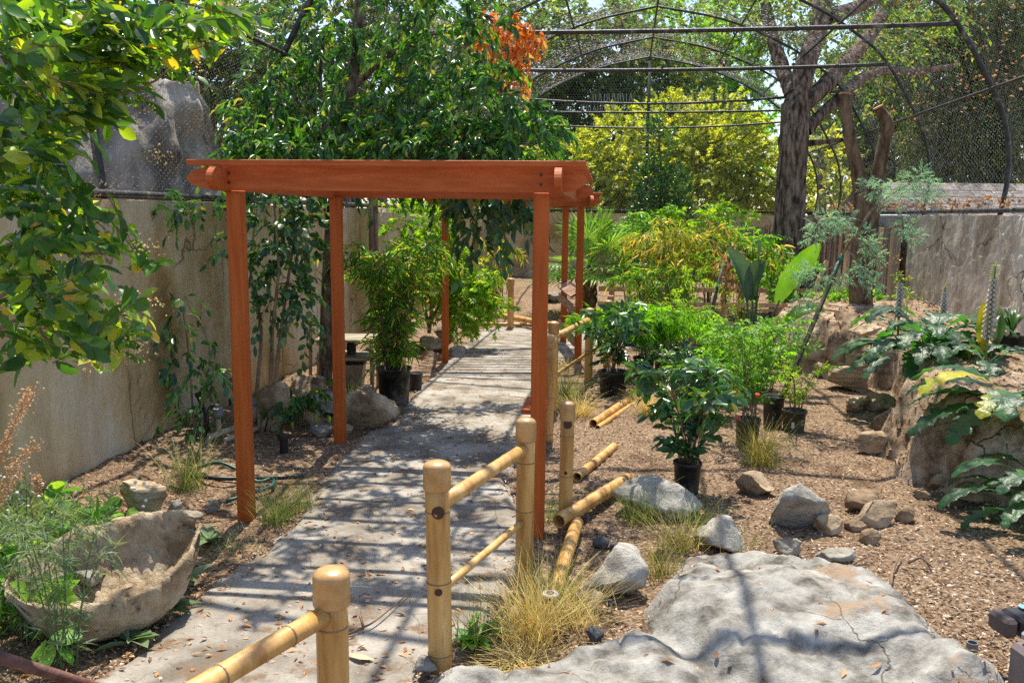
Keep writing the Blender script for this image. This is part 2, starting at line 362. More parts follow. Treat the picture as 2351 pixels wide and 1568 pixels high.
# ------------------------------------------------------------------ aviary: its axis, profile, ribs, ties, net
AX = Vector((0.13, 1.0, 0)).normalized(); AE = Vector((AX.y, -AX.x, 0))
def AC(yc): return Vector((2.0 + 0.13 * (yc - 11.9), yc, 0))
def AP(u, z, yc): 
    p = AC(yc) + AE * u; return Vector((p.x, p.y, z))
PROF = [(4.3, 2.02), (4.36, 2.6), (4.28, 3.15), (4.08, 3.62), (3.6, 4.42), (3.15, 4.85), (2.4, 5.33), (1.3, 5.78), (0, 6.05)]
prof_r = curve([(u, z, 0) for u, z in PROF], 40)
prof = [(-p.x, p.y) for p in prof_r] + [(p.x, p.y) for p in reversed(prof_r[:-1])]
aviary = thing('aviary', 'arched black pipe aviary frame with netting over the whole garden', 'aviary', AC(11.9))
FR = [3.05, 6.0, 8.95, 11.9, 14.85, 17.8, 20.75, 23.2]
for yc in FR:
    MB().tube([AP(u, z, yc) for u, z in prof], 0.034 if yc < 13 else .024, 8).build('rib', M['black_pipe'], aviary, smooth=True)
for yc, sag in ((11.9, .03), (14.85, .05), (17.8, .22), (20.75, .05), (23.2, .16)):
    MB().tube([AP(u, 4.42 - sag * (1 - (u / 3.6) ** 2), yc) for u in np.linspace(-3.6, 3.6, 13)], 0.030 if yc < 17 else 0.024, 8).build('tie_bar', M['black_pipe'], aviary, smooth=True)
M['spike'] = plain('spike_plastic', (.55, .55, .52), .5)
for yc, zz, rngs in ((17.8, 4.25, ((-1.2, -.4), (.6, 2.2))), (20.75, 4.40, ((-1.6, -.8), (.2, .9), (1.6, 2.4)))):
    for a_, b_ in rngs:
        mb = MB(); 
        for u in np.arange(a_, b_, .055): p = AP(u, zz, yc); mb.tube([p, p + Vector((random.uniform(-.03, .03), 0, .15))], .004, 3)
        mb.build('bird_spikes', M['spike'], aviary)["kind"] = 'stuff'
def prof_z(u):
    u = abs(u); pr = sorted((p.x, p.y) for p in prof_r)
    for (a, za), (b, zb) in zip(pr, pr[1:]):
        if a <= u <= b: return za + (zb - za) * (u - a) / (b - a + 1e-9)
    return 2.1
for u, z in ((0, 6.0), (1.6, prof_z(1.6) - .05), (-1.6, prof_z(1.6) - .05), (2.8, prof_z(2.8) - .05), (-2.8, prof_z(2.8) - .05), (4.05, 3.62), (-4.05, 3.62)):
    MB().tube([AP(u, z, y) for y in np.linspace(2.0, 23.2, 16)], 0.021, 6).build('purlin', M['black_pipe'], aviary, smooth=True)
for s in (-1, 1):
    MB().tube([AP(4.28 * s, 2.10, y) for y in np.linspace(2.0, 23.2, 16)], 0.035, 6).build('base_rail', M['black_pipe'], aviary, smooth=True)
MB().tube([AP(-4.28, 2.13, 23.2), AP(4.28, 2.13, 23.2)], 0.035, 6).build('base_rail', M['black_pipe'], aviary, smooth=True)
MB().tube([AP(0, 2.0, 23.2), AP(0, 6.0, 23.2)], 0.04, 8).build('gable_post', M['black_pipe'], aviary, smooth=True)
MB().tube([AP(-3.4, 2.0, 22.9), AP(-2.2, 3.4, 22.9)], 0.03, 8).build('brace', M['black_pipe'], aviary, smooth=True)

def hexnet(S_len, Y0, Y1, cell):                    # unique edges of a honeycomb in (s, y)
    a = cell / math.sqrt(3); dx, dy = cell, 1.5 * a
    nx, ny = int(S_len / dx) + 1, int((Y1 - Y0) / dy) + 1
    i, j = np.meshgrid(np.arange(nx), np.arange(ny)); cx = (i + 0.5 * (j % 2)) * dx; cy = Y0 + j * dy
    pts = [(0, -a), (dx / 2, -a / 2), (dx / 2, a / 2), (0, a)]
    A = []; B = []
    for (p, q) in ((0, 1), (1, 2), (2, 3)):
        A.append(np.stack([cx + pts[p][0], cy + pts[p][1]], -1).reshape(-1, 2)); B.append(np.stack([cx + pts[q][0], cy + pts[q][1]], -1).reshape(-1, 2))
    return np.concatenate(A), np.concatenate(B)
ps = np.array(prof); seg = np.r_[0, np.cumsum(np.hypot(*np.diff(ps, axis=0).T))]; SL = seg[-1]
def map_net(Q):
    s, y = Q[:, 0], Q[:, 1]
    u, z = np.interp(s, seg, ps[:, 0]), np.interp(s, seg, ps[:, 1])
    fr = np.interp(y, FR, np.arange(len(FR))) % 1.0
    sag = 0.10 * np.sin(fr * math.pi) * np.clip((z - 3.0) / 2.0, 0, 1) + 0.05 * np.sin(s * 2.1 + y * 1.3) * np.sin(fr * math.pi)
    z = z - sag; u = u * (1 - 0.012 * np.sin(fr * math.pi))
    return np.stack([2.0 + 0.13 * (y - 11.9) + AE.x * u, y + AE.y * u, z + 0.045], -1)
def ribbons(A3, B3, nrm, wd):
    T = B3 - A3; T /= np.linalg.norm(T, axis=1)[:, None] + 1e-12; sdv = np.cross(T, nrm); sdv /= np.linalg.norm(sdv, axis=1)[:, None] + 1e-12
    sdv *= wd / 2; VV = np.stack([A3 - sdv, A3 + sdv, B3 + sdv, B3 - sdv], 1).reshape(-1, 3)
    return VV, np.arange(len(VV)).reshape(-1, 4)
for y0, y1, cell, wd in ((4.2, 11.9, 0.042, 0.0036), (11.92, 23.2, 0.062, 0.0054)):
    A, B = hexnet(SL, y0, y1, cell)
    A3, B3 = map_net(A), map_net(B)
    e = map_net(A + np.array([0.02, 0.0])) - A3; nrm = np.cross(e, np.array(AX)[None]); nrm /= np.linalg.norm(nrm, axis=1)[:, None] + 1e-12
    nrm = nrm + np.array(RNG.normal(size=nrm.shape)) * .9
    VV, FF = ribbons(A3, B3, nrm, wd)
    np_mesh('net', VV, FF, M['net'], aviary, kind='stuff')
A, B = hexnet(8.7, 2.1, 6.05, 0.075)                  # the end gable
ok = np.array([min(pa[1], pb[1]) > 2.1 and max(pa[1], pb[1]) < prof_z(pa[0] - 4.35) for pa, pb in zip(A, B)])
A, B = A[ok], B[ok]
def gab(Q): u = Q[:, 0] - 4.35; c = AC(23.2); return np.stack([c.x + AE.x * u, c.y + AE.y * u, Q[:, 1]], -1)
VV, FF = ribbons(gab(A), gab(B), np.tile(np.array(AX), (len(A), 1)), 0.0055)
np_mesh('net', VV, FF, M['net_dark'], aviary, kind='stuff')

# ------------------------------------------------------------------ walls
def wall_run(name, label, p0, p1, z0, z1, th, mat, jag=0.015, relief=.012, step=.06):
    """front face p0 to p1 carries real relief and cracks; the outside is plain"""
    p0, p1 = Vector((*p0, 0)), Vector((*p1, 0)); L_ = (p1 - p0).length; d = (p1 - p0) / L_; n = Vector((-d.y, d.x, 0)) * th; nn = Vector((-d.y, d.x, 0))
    k = int(L_ / step); m = int((z1 - z0) / step); s_, z_ = np.meshgrid(np.linspace(0, L_, k + 1), np.linspace(z0, z1, m + 1))
    h = relief * nz(s_, z_ * .6, .9, 4, p0.x) + relief * .4 * nz(s_, z_, 6, 4, p0.y) - relief * 1.6 * np.exp(-(nz(s_, z_, .55, 3, p0.x + 4) / .014) ** 2) - relief * 1.6 * np.exp(-(nz(s_ * .45, z_ * 1.5, .8, 3, p0.x + 9) / .014) ** 2)
    zt = z_ + np.where(z_ > z1 - 1e-6, jag * nz(s_, z_, 1.4, 3), 0)
    VV = [tuple(p0 + d * a_ - nn * h_ + Vector((0, 0, b_))) for a_, b_, h_ in zip(s_.ravel(), zt.ravel(), h.ravel())]
    F = [tuple(f) for f in grid_faces(k + 1, m + 1)]; top = m * (k + 1); c0 = len(VV)
    for i in range(k + 1): VV.append(tuple(Vector(VV[top + i]) + n))
    F += [(top + i, top + i + 1, c0 + i + 1, c0 + i) for i in range(k)]
    e0 = len(VV); VV += [tuple(p0 + n + Vector((0, 0, z0))), tuple(p1 + n + Vector((0, 0, z0)))]
    F += [tuple([e0 + 1, e0] + list(range(c0, c0 + k + 1)))]
    F += [tuple([e0] + [j * (k + 1) for j in range(m + 1)] + [c0]), tuple([e0 + 1, c0 + k] + [j * (k + 1) + k for j in range(m, -1, -1)])]
    return tag(MB().add(VV, F).build(name, mat, base=p0 + Vector((0, 0, z0))), label, 'wall')
def AW(u, yc): p = AC(yc) + AE * u; return (p.x, p.y)
wall_run('plaster_wall', 'long tan plaster wall, stained and cracked, beside the stone trough', AW(-4.22, 1.5), AW(-4.22, 23.5), -0.2, 2.06, 0.22, M['wall_l'])
wall_run('garden_wall', 'shaded concrete wall closing the garden behind the palm', AW(-4.2, 23.2), AW(4.6, 23.2), -0.2, 2.06, 0.22, M['wall_l'])
wall_run('retaining_wall', 'brown streaked and cracked concrete wall behind the raised bed', AW(4.2, 15.2), AW(4.2, 3.5), -0.2, 2.04, 0.22, M['wall_r'])
wall_run('block_wall', 'dark block wall behind the leaning boards', AW(4.3, 23.2), AW(4.3, 15.21), -0.2, 2.0, 0.2, M['wall_r'])

# ------------------------------------------------------------------ pergolas
def ogive(x0, x1, h, tip=0.17):
    c = [(x0 + tip, 0)] + [(x1 - tip, 0)]
    right = [(x1 - tip + tip * math.sin(a), h / 2 - h / 2 * math.cos(a) ** 1.3) for a in np.linspace(0.25, math.pi / 2, 6)]
    right += [(x, h - z) for x, z in reversed(right[:-1])]
    left = [(x0 + x1 - x, z) for x, z in reversed(right)]
    return [(x0 + tip, 0), (x1 - tip, 0)] + right + [(x1 - tip, h), (x0 + tip, h)] + left
def pergola(name, label, o, ex, W, Dp, nb, zf, rin=0.0, rail_boards=True):
    ex = Vector(ex).normalized(); ey = Vector((-ex.y, ex.x, 0)); ez = Vector((0, 0, 1)); R = Matrix((ex, ey, ez)).transposed()
    o = Vector(o); P = lambda x, y, z: o + ex * x + ey * y + ez * z
    t = thing(name, label, 'pergola', o)
    zb = 2.105
    for x in (0, W):
        for y in (0, Dp):
            x_ = x - rin if (x > 0 and y > 0) else x
            MB().bbox(P(x_, y, (zb + zf) / 2), (.09, .09, zb - zf), R, .005).build('post', M['paint'], t)
    for y, dy in ((-0.045, -1), (Dp + 0.045, 1)):
        yy = y - 0.002 if dy < 0 else y + 0.002
        b = MB().prism([(a, z) for a, z in ogive(-.27, W + .27, .14)], P(0, yy + (0 if dy < 0 else .04), zb), ex, ez, .04).build('beam', M['paint2'], t)
        for x in (0, W):
            for z in (.045, .10):
                MB().lathe(P(x, yy - .043 if dy < 0 else yy + .043, zb + z), [(.009, -.003), (.009, .003)], 8, Matrix.Rotation(math.pi / 2, 3, 'X')).build('bolt', M['plug'], b)
    for x in (-.049, W + .049 - .04):
        xx = x - .04 if x < 0 else x + .04
        MB().prism(ogive(-.30, Dp + .30, .14, .10), P(xx + .04 if x < 0 else xx + .04, 0, zb - .004), ey, ez, .04).build('side_beam', M['paint2'], t)
    for i in range(nb):
        y = -.16 + (Dp + .32) * i / (nb - 1)
        MB().bbox(P(W / 2 + .02, y, zb + .158), (W + .48, .04, .035), R, .004).build('batten', M['paint2'], t)
    if rin > 0:
        MB().bbox(P(W - .17, Dp - .05, .40), (.20, .5, .045), R, .006).build('seat_plank', M['paint2'], t)
    if rail_boards and rin == 0:
        for z, hh in ((.30, .13), (.72, .13)):
            MB().bbox(P(W - .065, Dp / 2, z), (.03, Dp + .16, hh), R, .004).build('rail_board', M['rail_wood'], t)
        Rt = R @ Matrix.Rotation(math.radians(-28), 3, 'Y')
        if rin == 0: MB().bbox(P(W - .02, Dp / 2, .93), (.20, Dp - .1, .03), Rt, .004).build('cap_board', M['rail_wood'], t)
        MB().bbox(P(W + .1, Dp / 2, .42), (.05, .09, .84), R, .004).build('rail_post', M['wood_grey'], t)
    return t
LF, RF, LB = G(567, 1197), G(1232, 1230), G(768, 1016)
p1x = Vector((RF.x - LF.x, RF.y - LF.y, 0))
pergola('pergola', 'rust red pergola with pointed beams spanning the near end of the path', (LF.x, LF.y, 0), p1x, p1x.length, (LB - LF).length, 7, -0.1, .15)
pergola('pergola', 'rust red pergola shading the far end of the path beyond the potted bamboo', (-.90, 11.62, 0), (1.80, .09, 0), 1.80, 1.85, 12, -0.1)

# ------------------------------------------------------------------ bamboo railings
def bamboo(mb, p0, p1, r, nodes=3, seg=16, hollow=False, jit=0.0):
    p0, p1 = Vector(p0), Vector(p1); L_ = (p1 - p0).length; ts = [0.0]; rs = [r]
    for i in range(nodes):
        t = (i + 0.55 + random.uniform(-.12, .12)) / nodes
        w_ = 0.012 / L_
        for dt, k in ((-2.2, 1.0), (-1.0, 1.012), (-.4, 1.05), (0.15, 1.055), (0.4, .985), (1.2, 1.0)):
            ts.append(min(.995, t + dt * w_)); rs.append(r * k)
    ts.append(1.0); rs.append(r)
    pts = [p0 + (p1 - p0) * t for t in ts]
    mb.tube(pts, rs, seg, cap=not hollow)
    if hollow:
        for p, q in ((p0, p1), (p1, p0)):
            d = (q - p).normalized(); mb.tube([p, p + d * 0.0005], [r, r * .84], seg, cap=False); mb.tube([p + d * .0005, p + d * .18], [r * .84, r * .84], seg, cap=False)
    return [p0 + (p1 - p0) * t for t in ts[4::6]]
def bamboo_post(parent, base, h, r, plugs=(), cap=True, nodes=3, lean=(0, 0), bury=0.12):
    b = Vector(base); top = b + Vector((lean[0], lean[1], h))
    mb = MB(); nd = bamboo(mb, b - Vector((0, 0, bury)), top - Vector((0, 0, .07 if cap else 0)), r, nodes)
    p = mb.build('post', M['bamboo'], parent, smooth=True, base=b)
    pp = p
    for q in nd:
        MB().lathe(q, [(r * 1.02, -.004), (r * 1.062, -.001), (r * 1.062, .002), (r * 1.0, .005)], 16, close=False).build('node_ring', M['node'], pp, smooth=True)
    if cap:
        c = top - Vector((0, 0, .075)); R_ = r * 1.13
        MB().lathe(c, [(r * .9, -.052), (R_ * .99, -.05), (R_ * 1.015, -.044), (R_ * 1.0, .03), (R_ * 1.01, .044), (R_ * .98, .053), (R_ * .88, .062), (R_ * .66, .069), (R_ * .35, .0735), (R_ * .08, .075)], 20).build('post_cap', M['bamboo_cap'], pp, smooth=True)
    for hh, rr, az in plugs:
        c = b + Vector((math.sin(az) * r * .985, -math.cos(az) * r * .985, hh))
        Rm = Matrix.Rotation(az, 3, 'Z') @ Matrix.Rotation(math.pi / 2, 3, 'X')
        MB().lathe(c, [(rr, -.006), (rr, .004)], 14, Rm).build('plug', M['plug'], pp)
    return p
def rail(parent, p0, p1, r, nodes=3):
    mb = MB(); nd = bamboo(mb, p0, p1, r, nodes); o = mb.build('rail', M['bamboo'], parent, smooth=True)
    d = (Vector(p1) - Vector(p0)).to_track_quat('Z', 'Y').to_matrix()
    for q in nd: MB().lathe(q, [(r * 1.02, -.003), (r * 1.06, -.001), (r * 1.06, .002), (r, .004)], 14, d, close=False).build('node_ring', M['node'], o, smooth=True)
    return o
P1 = V(760, 1302, 2.68); P1b = Vector((P1.x, P1.y, 0)); h1 = P1.z
f = thing('bamboo_railing', 'bamboo railing post with one rail, set apart at the path mouth', 'railing', P1b)
bamboo_post(f, P1b, h1, .053, [], lean=(.0, 0))
a = V(752, 1408, 2.66); b = G(440, 1590, a.z)
rail(f, a, b + (b - a) * .5, .033, 3)
P2, P3 = G(1012, 1518, .02), G(1203, 1345, 0)
f = thing('bamboo_railing', 'bamboo railing of two capped posts and two rails beside the rock slab', 'railing', P2)
bamboo_post(f, P2, .915, .053, [(.70, .028, -.12), (.345, .0165, -.10)], lean=(-.015, 0))
bamboo_post(f, P3, .93, .048, [])
for z, r in ((.735, .032), (.34, .0185)):
    rail(f, Vector((P2.x - .012, P2.y, z)), Vector((P3.x, P3.y, z + .03)), r, 2)
P4 = G(1298, 1195)
f = thing('bamboo_post', 'lone bamboo post with a drilled hole beside the fallen poles', 'post', P4)
bamboo_post(f, P4, .80, .045, [(.655, .028, .0), (.335, .011, -.15)])
P5, P6, P7, P8 = G(1257, 1010), G(1268, 945), V(1352, 800, 10.3), V(1394, 800, 11.3)
P7.z = P8.z = 0
f = thing('bamboo_railing', 'curving bamboo railing of four posts behind the red pergola post', 'railing', P5)
for p, h in ((P5, .95), (P6, .93), (P7, .90), (P8, .90)):
    bamboo_post(f, p, h, .05)
for p, q in ((P5, P6), (P6, P7), (P7, P8)):
    rail(f, p + Vector((0, 0, .76)), q + Vector((0, 0, .76)), .034, 2); rail(f, p + Vector((0, 0, .36)), q + Vector((0, 0, .36)), .019, 2)
P9 = G(1172, 756)
f = thing('bamboo_post', 'lone bamboo post before the shaded wall at the path bend', 'post', P9)
bamboo_post(f, P9, .90, .055)
M['boulder'] = surf('pale_boulder', [(0.28, (.22, .195, .16)), (0.5, (.43, .40, .345)), (0.72, (.62, .59, .52))], scale=3.5, detail=11, rough=.9, bump=.9, bscale=20, spec=.15, spots=((.33, .25, .17), 3.0, 0.58))
# poles lying about
def pole(label, a, b, r, nodes=4, grp=None, hollow=True):
    mb = MB(); a, b = Vector(a), Vector(b); nd = bamboo(mb, a, b, r, nodes, hollow=hollow)
    o = tag(mb.build('bamboo_pole', M['bamboo'], None, smooth=True, base=(a + b) / 2 - Vector((0, 0, r))), label, 'pole', grp)
    d = (b - a).to_track_quat('Z', 'Y').to_matrix()
    for q in nd: MB().lathe(q, [(r * 1.02, -.003), (r * 1.05, -.001), (r * 1.05, .002), (r, .004)], 14, d, close=False).build('node_ring', M['node'], o, smooth=True)
    return o
pole('thick hollow bamboo pole leaning past the lone drilled post', G(1283, 1196, .10), G(1440, 1100, .13), .045, 5)
pole('bamboo pole lying between the tall grass and the drilled post', G(1268, 1372, .06), G(1325, 1200, .06), .04, 4)
pole('short bamboo pole on the mulch behind the drilled post', G(1325, 1095, .05), G(1410, 1025, .06), .036, 4)
pole('thicker of two bamboo poles side by side before the potted shrub', G(1362, 972, .05), G(1440, 920, .06), .04, 4)
pole('thinner of two bamboo poles side by side before the potted shrub', G(1372, 982, .035), G(1456, 926, .04), .025, 5)
pole('bamboo pole lying beyond the path before the far wall', G(1105, 716, .16), G(1300, 752, .16), .05, 4)
pole('thin bamboo pole lying on rocks by the path bend', G(1060, 738, .10), G(1120, 733, .10), .04, 3)
pole('long thin bamboo pole lying behind the lone far post', G(1060, 742, .07), G(1290, 748, .07), .03, 5)

# ------------------------------------------------------------------ foliage: leaf shapes and growth
def tmpl(rows, fold=0.12, droop=0.18):
    """rows: (t, half width); a folded leaf with a midrib; returns template and triangles"""
    v = [(0, 0, 0)]; f = []; prev = None
    for t, hw in rows:
        zc = -droop * t * t; i = len(v)
        v += [(-hw, t, zc + fold * hw * 2), (0, t, zc), (hw, t, zc + fold * hw * 2)]
        if prev is None: f += [(0, i + 1, i), (0, i + 2, i + 1)]
        else:
            p = prev; f += [(p, p + 1, i + 1), (p, i + 1, i), (p + 1, p + 2, i + 2), (p + 1, i + 2, i + 1)]
        prev = i
    k = len(v); v.append((0, 1, -droop)); p = prev; f += [(p, p + 1, k), (p + 1, p + 2, k)]
    return np.array(v, float), np.array(f)
T_DIA = (np.array([(0, 0, 0), (-.5, .45, .07), (0, 1, -.12), (.5, .45, .07)], float), np.array([(0, 2, 1), (0, 3, 2)]))
T_OVAL = tmpl([(.22, .36), (.5, .5), (.8, .34)], .10, .12)
T_POINT = tmpl([(.2, .38), (.45, .5), (.75, .27)], .14, .22)
T_LANCE = tmpl([(.25, .5), (.65, .38)], .10, .28)
T_BLADE = (np.array([(-.5, 0, 0), (.5, 0, 0), (-.4, .4, .0), (.4, .4, .0), (0, 1, -.2)], float), np.array([(0, 1, 3), (0, 3, 2), (2, 3, 4)]))
def _star(n, tips):                                   # palmate (maple-like) leaf
    v = [(0, 0, 0)]; f = []
    for i, (a, r) in enumerate(tips):
        v.append((r * math.sin(a), .15 + r * math.cos(a), -.06 * r))
        if i < len(tips) - 1:
            a2 = (a + tips[i + 1][0]) / 2; v.append((.28 * math.sin(a2), .15 + .28 * math.cos(a2), .04))
    for i in range(1, len(v) - 1): f.append((0, i + 1, i))
    return np.array(v, float), np.array(f)
T_MAPLE = _star(5, [(-2.0, .45), (-1.0, .7), (0, .85), (1.0, .7), (2.0, .45)])
def unit(a): return a / (np.linalg.norm(a, axis=-1, keepdims=True) + 1e-9)
def leaves_arr(P, D, Nn, Ln, Wd, T):
    TV, TF = T; D = unit(D); Sd = unit(np.cross(D, Nn)); N2 = np.cross(Sd, D)
    V_ = P[:, None] + TV[None, :, 0:1] * (Wd[:, None, None] * Sd[:, None]) + TV[None, :, 1:2] * (Ln[:, None, None] * D[:, None]) + TV[None, :, 2:3] * (Ln[:, None, None] * N2[:, None])
    F_ = (TF[None] + (np.arange(len(P)) * len(TV))[:, None, None]).reshape(-1, 3)
    return V_.reshape(-1, 3), F_
def rnd_dirs(n, rng): return unit(rng.normal(size=(n, 3)))
def sprays(rng, C, Dn, tl, nl, LL, WW, ang=0.9, droop=0.5, up=0.8, lv=0.3):
    """twigs from C along Dn with nl leaves each; returns leaf arrays and twig end points"""
    n = len(C); tl_ = tl * rng.uniform(.6, 1.3, n)
    t = (np.arange(nl) + 0.5) / nl; t = np.broadcast_to(t, (n, nl)) + rng.uniform(-.3 / nl, .3 / nl, (n, nl))
    g = np.array([0, 0, -1.0]); P = C[:, None] + Dn[:, None] * (tl_[:, None] * t)[..., None] + g * (droop * tl_[:, None] * t * t)[..., None]
    Td = unit(Dn[:, None] + g * (2 * droop * t)[..., None])
    ref = unit(rng.normal(size=(n, 1, 3)) * .6 + np.array([0, 0, up]))
    side = unit(np.cross(Td, np.broadcast_to(ref, Td.shape)))
    sgn = np.where(np.arange(nl) % 2 == 0, 1.0, -1.0)[None, :, None]
    a = ang * rng.uniform(.5, 1.3, (n, nl, 1)); a = np.where((np.arange(nl) == nl - 1)[None, :, None], .1, a)
    D = Td * np.cos(a) + side * sgn * np.sin(a) + rng.normal(size=(n, nl, 3)) * .18 + g * droop * .4
    Nn = unit(np.cross(side, Td) * 1.0 + rng.normal(size=(n, nl, 3)) * .45)
    L_ = LL * rng.uniform(1 - lv, 1 + lv, (n, nl)); W_ = WW * rng.uniform(1 - lv, 1 + lv, (n, nl))
    E = C + Dn * tl_[:, None] + g * (droop * tl_)[:, None]
    return P.reshape(-1, 3), D.reshape(-1, 3), Nn.reshape(-1, 3), L_.ravel(), W_.ravel(), C, E
def twig_mesh(A, B, r):
    T = unit(B - A); u = unit(np.cross(T, np.array([.3, .5, .8]))); v = np.cross(T, u); a = [0, 2.094, 4.189]
    ring = np.stack([u * math.cos(x) + v * math.sin(x) for x in a], 1)
    VV = np.concatenate([A[:, None] + ring * r, B[:, None] + ring * r * .5], 1).reshape(-1, 3); b = np.arange(len(A))[:, None, None] * 6
    F = np.array([(0, 1, 4, 3), (1, 2, 5, 4), (2, 0, 3, 5)])[None] + b
    return VV, F.reshape(-1, 4)
def clump_pts(rng, c, r, n, shell=0.55):
    d = rnd_dirs(n, rng); rad = rng.uniform(shell ** 3, 1, n) ** (1 / 3)
    return np.array(c)[None] + d * rad[:, None] * np.array(r)[None], d
def foliage(parent, clumps, mat, rng, tl=.25, nl=8, LL=.1, WW=.04, T=T_POINT, ang=.9, droop=.5, outw=1.0, upb=.2, shell=.35, twr=.0025, twigs=True, name='foliage', lv=.3):
    """clumps: (centre, radii, number of sprays)"""
    Cs, Ds = [], []
    for c, r, n in clumps:
        C, d = clump_pts(rng, c, r, n, shell); Cs.append(C)
        Ds.append(unit(d * outw + rnd_dirs(n, rng) * .7 + np.array([0, 0, upb])))
    C, Dn = np.concatenate(Cs), np.concatenate(Ds)
    P, D, Nn, L_, W_, A, E = sprays(rng, C, Dn, tl, nl, LL, WW, ang, droop, lv=lv)
    VV, FF = leaves_arr(P, D, Nn, L_, W_, T)
    o = np_mesh(name, VV, FF, mat, parent)
    o["kind"] = 'stuff'
    if twigs and parent is not None:
        VV, FF = twig_mesh(A, E, twr); t_ = np_mesh('twigs', VV, FF, M['twig'], parent); t_["kind"] = 'stuff'
    return o
def limb(parent, pts, r0, r1, mat, name='branch', seg=8, n=14, wob=0.0, rng=None):
    P = curve(pts, n)
    if wob: P = [p + Vector((random.uniform(-wob, wob), random.uniform(-wob, wob), 0)) * (1 if 0 < i < len(P) - 1 else 0) for i, p in enumerate(P)]
    R = np.linspace(r0, r1, len(P))
    return MB().tube(P, R, seg).build(name, mat, parent, smooth=True)

M['lf_laurel'] = leaf('leaf_laurel', [(0.0, (.010, .035, .012)), (.4, (.022, .072, .016)), (.75, (.045, .12, .02)), (.93, (.12, .21, .03)), (1.0, (.22, .17, .03))], .42, (1.6, 1.7, .5), .30, .5)
M['lf_dark'] = leaf('leaf_dark', [(0.0, (.012, .04, .016)), (.6, (.026, .075, .026)), (.92, (.05, .115, .025)), (1.0, (.15, .14, .03))], .30, (1.5, 1.6, .5), .28, .55)
M['lf_fore'] = leaf('leaf_privet', [(0.0, (.018, .05, .014)), (.45, (.035, .10, .016)), (.75, (.09, .17, .018)), (.95, (.20, .26, .025)), (1.0, (.34, .20, .03))], .50, (1.8, 1.7, .4), .32, .5)
M['lf_maple'] = leaf('leaf_gold', [(0.0, (.08, .13, .02)), (.35, (.18, .235, .035)), (.75, (.29, .335, .055)), (1.0, (.38, .34, .06))], .55, (1.5, 1.35, .5), .5, .3)
M['lf_jmaple'] = leaf('leaf_bright', [(0.0, (.06, .14, .012)), (.5, (.13, .26, .02)), (.9, (.22, .34, .03)), (1.0, (.32, .22, .03))], .55, (1.5, 1.4, .5), .5, .3)
M['lf_bamboo'] = leaf('leaf_bamboo', [(0.0, (.035, .10, .014)), (.5, (.075, .18, .02)), (.84, (.15, .26, .03)), (.93, (.34, .25, .06)), (1.0, (.42, .30, .14))], .5, (1.5, 1.4, .5), .4, .4)
M['lf_dry_bamboo'] = leaf('leaf_dry_bamboo', [(0.0, (.06, .13, .018)), (.45, (.14, .20, .03)), (.75, (.26, .25, .04)), (.9, (.45, .26, .05)), (1.0, (.50, .38, .20))], .5, (1.4, 1.3, .5), .45, .35)
M['lf_cedar'] = leaf('leaf_cedar', [(0.0, (.022, .05, .016)), (.5, (.055, .10, .025)), (.85, (.11, .15, .035)), (1.0, (.2, .16, .04))], .42, (1.5, 1.4, .5), .55, .25)
M['lf_back'] = leaf('leaf_back', [(0.0, (.025, .06, .012)), (.5, (.06, .125, .02)), (.85, (.13, .22, .03)), (1.0, (.25, .27, .04))], .5, (1.5, 1.4, .5), .5, .3)
M['lf_light'] = leaf('leaf_light', [(0.0, (.05, .16, .015)), (.5, (.11, .27, .02)), (1.0, (.20, .36, .03))], .55, (1.5, 1.4, .5), .5, .3)
M['lf_orange'] = leaf('leaf_orange', [(0.0, (.30, .09, .02)), (.6, (.48, .17, .03)), (1.0, (.58, .27, .08))], .4, (1.3, 1.1, .6), .6, .2)
M['lf_dead'] = leaf('leaf_dead', [(0.0, (.12, .06, .03)), (.5, (.26, .135, .06)), (1.0, (.42, .27, .15))], .25, (1.2, 1.0, .7), .7, .15)
M['lf_blue'] = leaf('leaf_blue', [(0.0, (.10, .19, .12)), (.5, (.18, .31, .21)), (1.0, (.28, .42, .29))], .35, (1.2, 1.2, .8), .6, .2)
M['lf_grass'] = leaf('leaf_grass', [(0.0, (.07, .11, .02)), (.5, (.14, .16, .035)), (.75, (.32, .24, .08)), (1.0, (.50, .36, .15))], .35, (1.3, 1.2, .6), .6, .2)
M['lf_straw'] = leaf('leaf_straw', [(0.0, (.14, .14, .04)), (.3, (.36, .25, .09)), (1.0, (.56, .41, .18))], .3, (1.2, 1.1, .7), .6, .2)
M['lf_green_grass'] = leaf('leaf_green_grass', [(0.0, (.05, .09, .025)), (.7, (.13, .17, .05)), (1.0, (.36, .28, .11))], .35, (1.3, 1.3, .6), .55, .2)
M['lf_weed'] = leaf('leaf_weed', [(0.0, (.05, .09, .045)), (.6, (.10, .145, .075)), (1.0, (.17, .20, .10))], .4, (1.3, 1.3, .6), .55, .25)
M['lf_broad'] = leaf('leaf_broad', [(0.0, (.04, .13, .02)), (.6, (.09, .22, .03)), (1.0, (.20, .32, .04))], .45, (1.5, 1.4, .5), .45, .35)
M['bud'] = leaf('flower_bud', [(0.0, (.34, .19, .08)), (.6, (.52, .34, .15)), (1.0, (.62, .50, .24))], .3, (1.2, 1.1, .7), .7, .15)
M['seed'] = leaf('dock_seed', [(0.0, (.22, .12, .065)), (.6, (.33, .20, .115)), (1.0, (.42, .30, .19))], .3, (1.2, 1.1, .7), .7, .15)

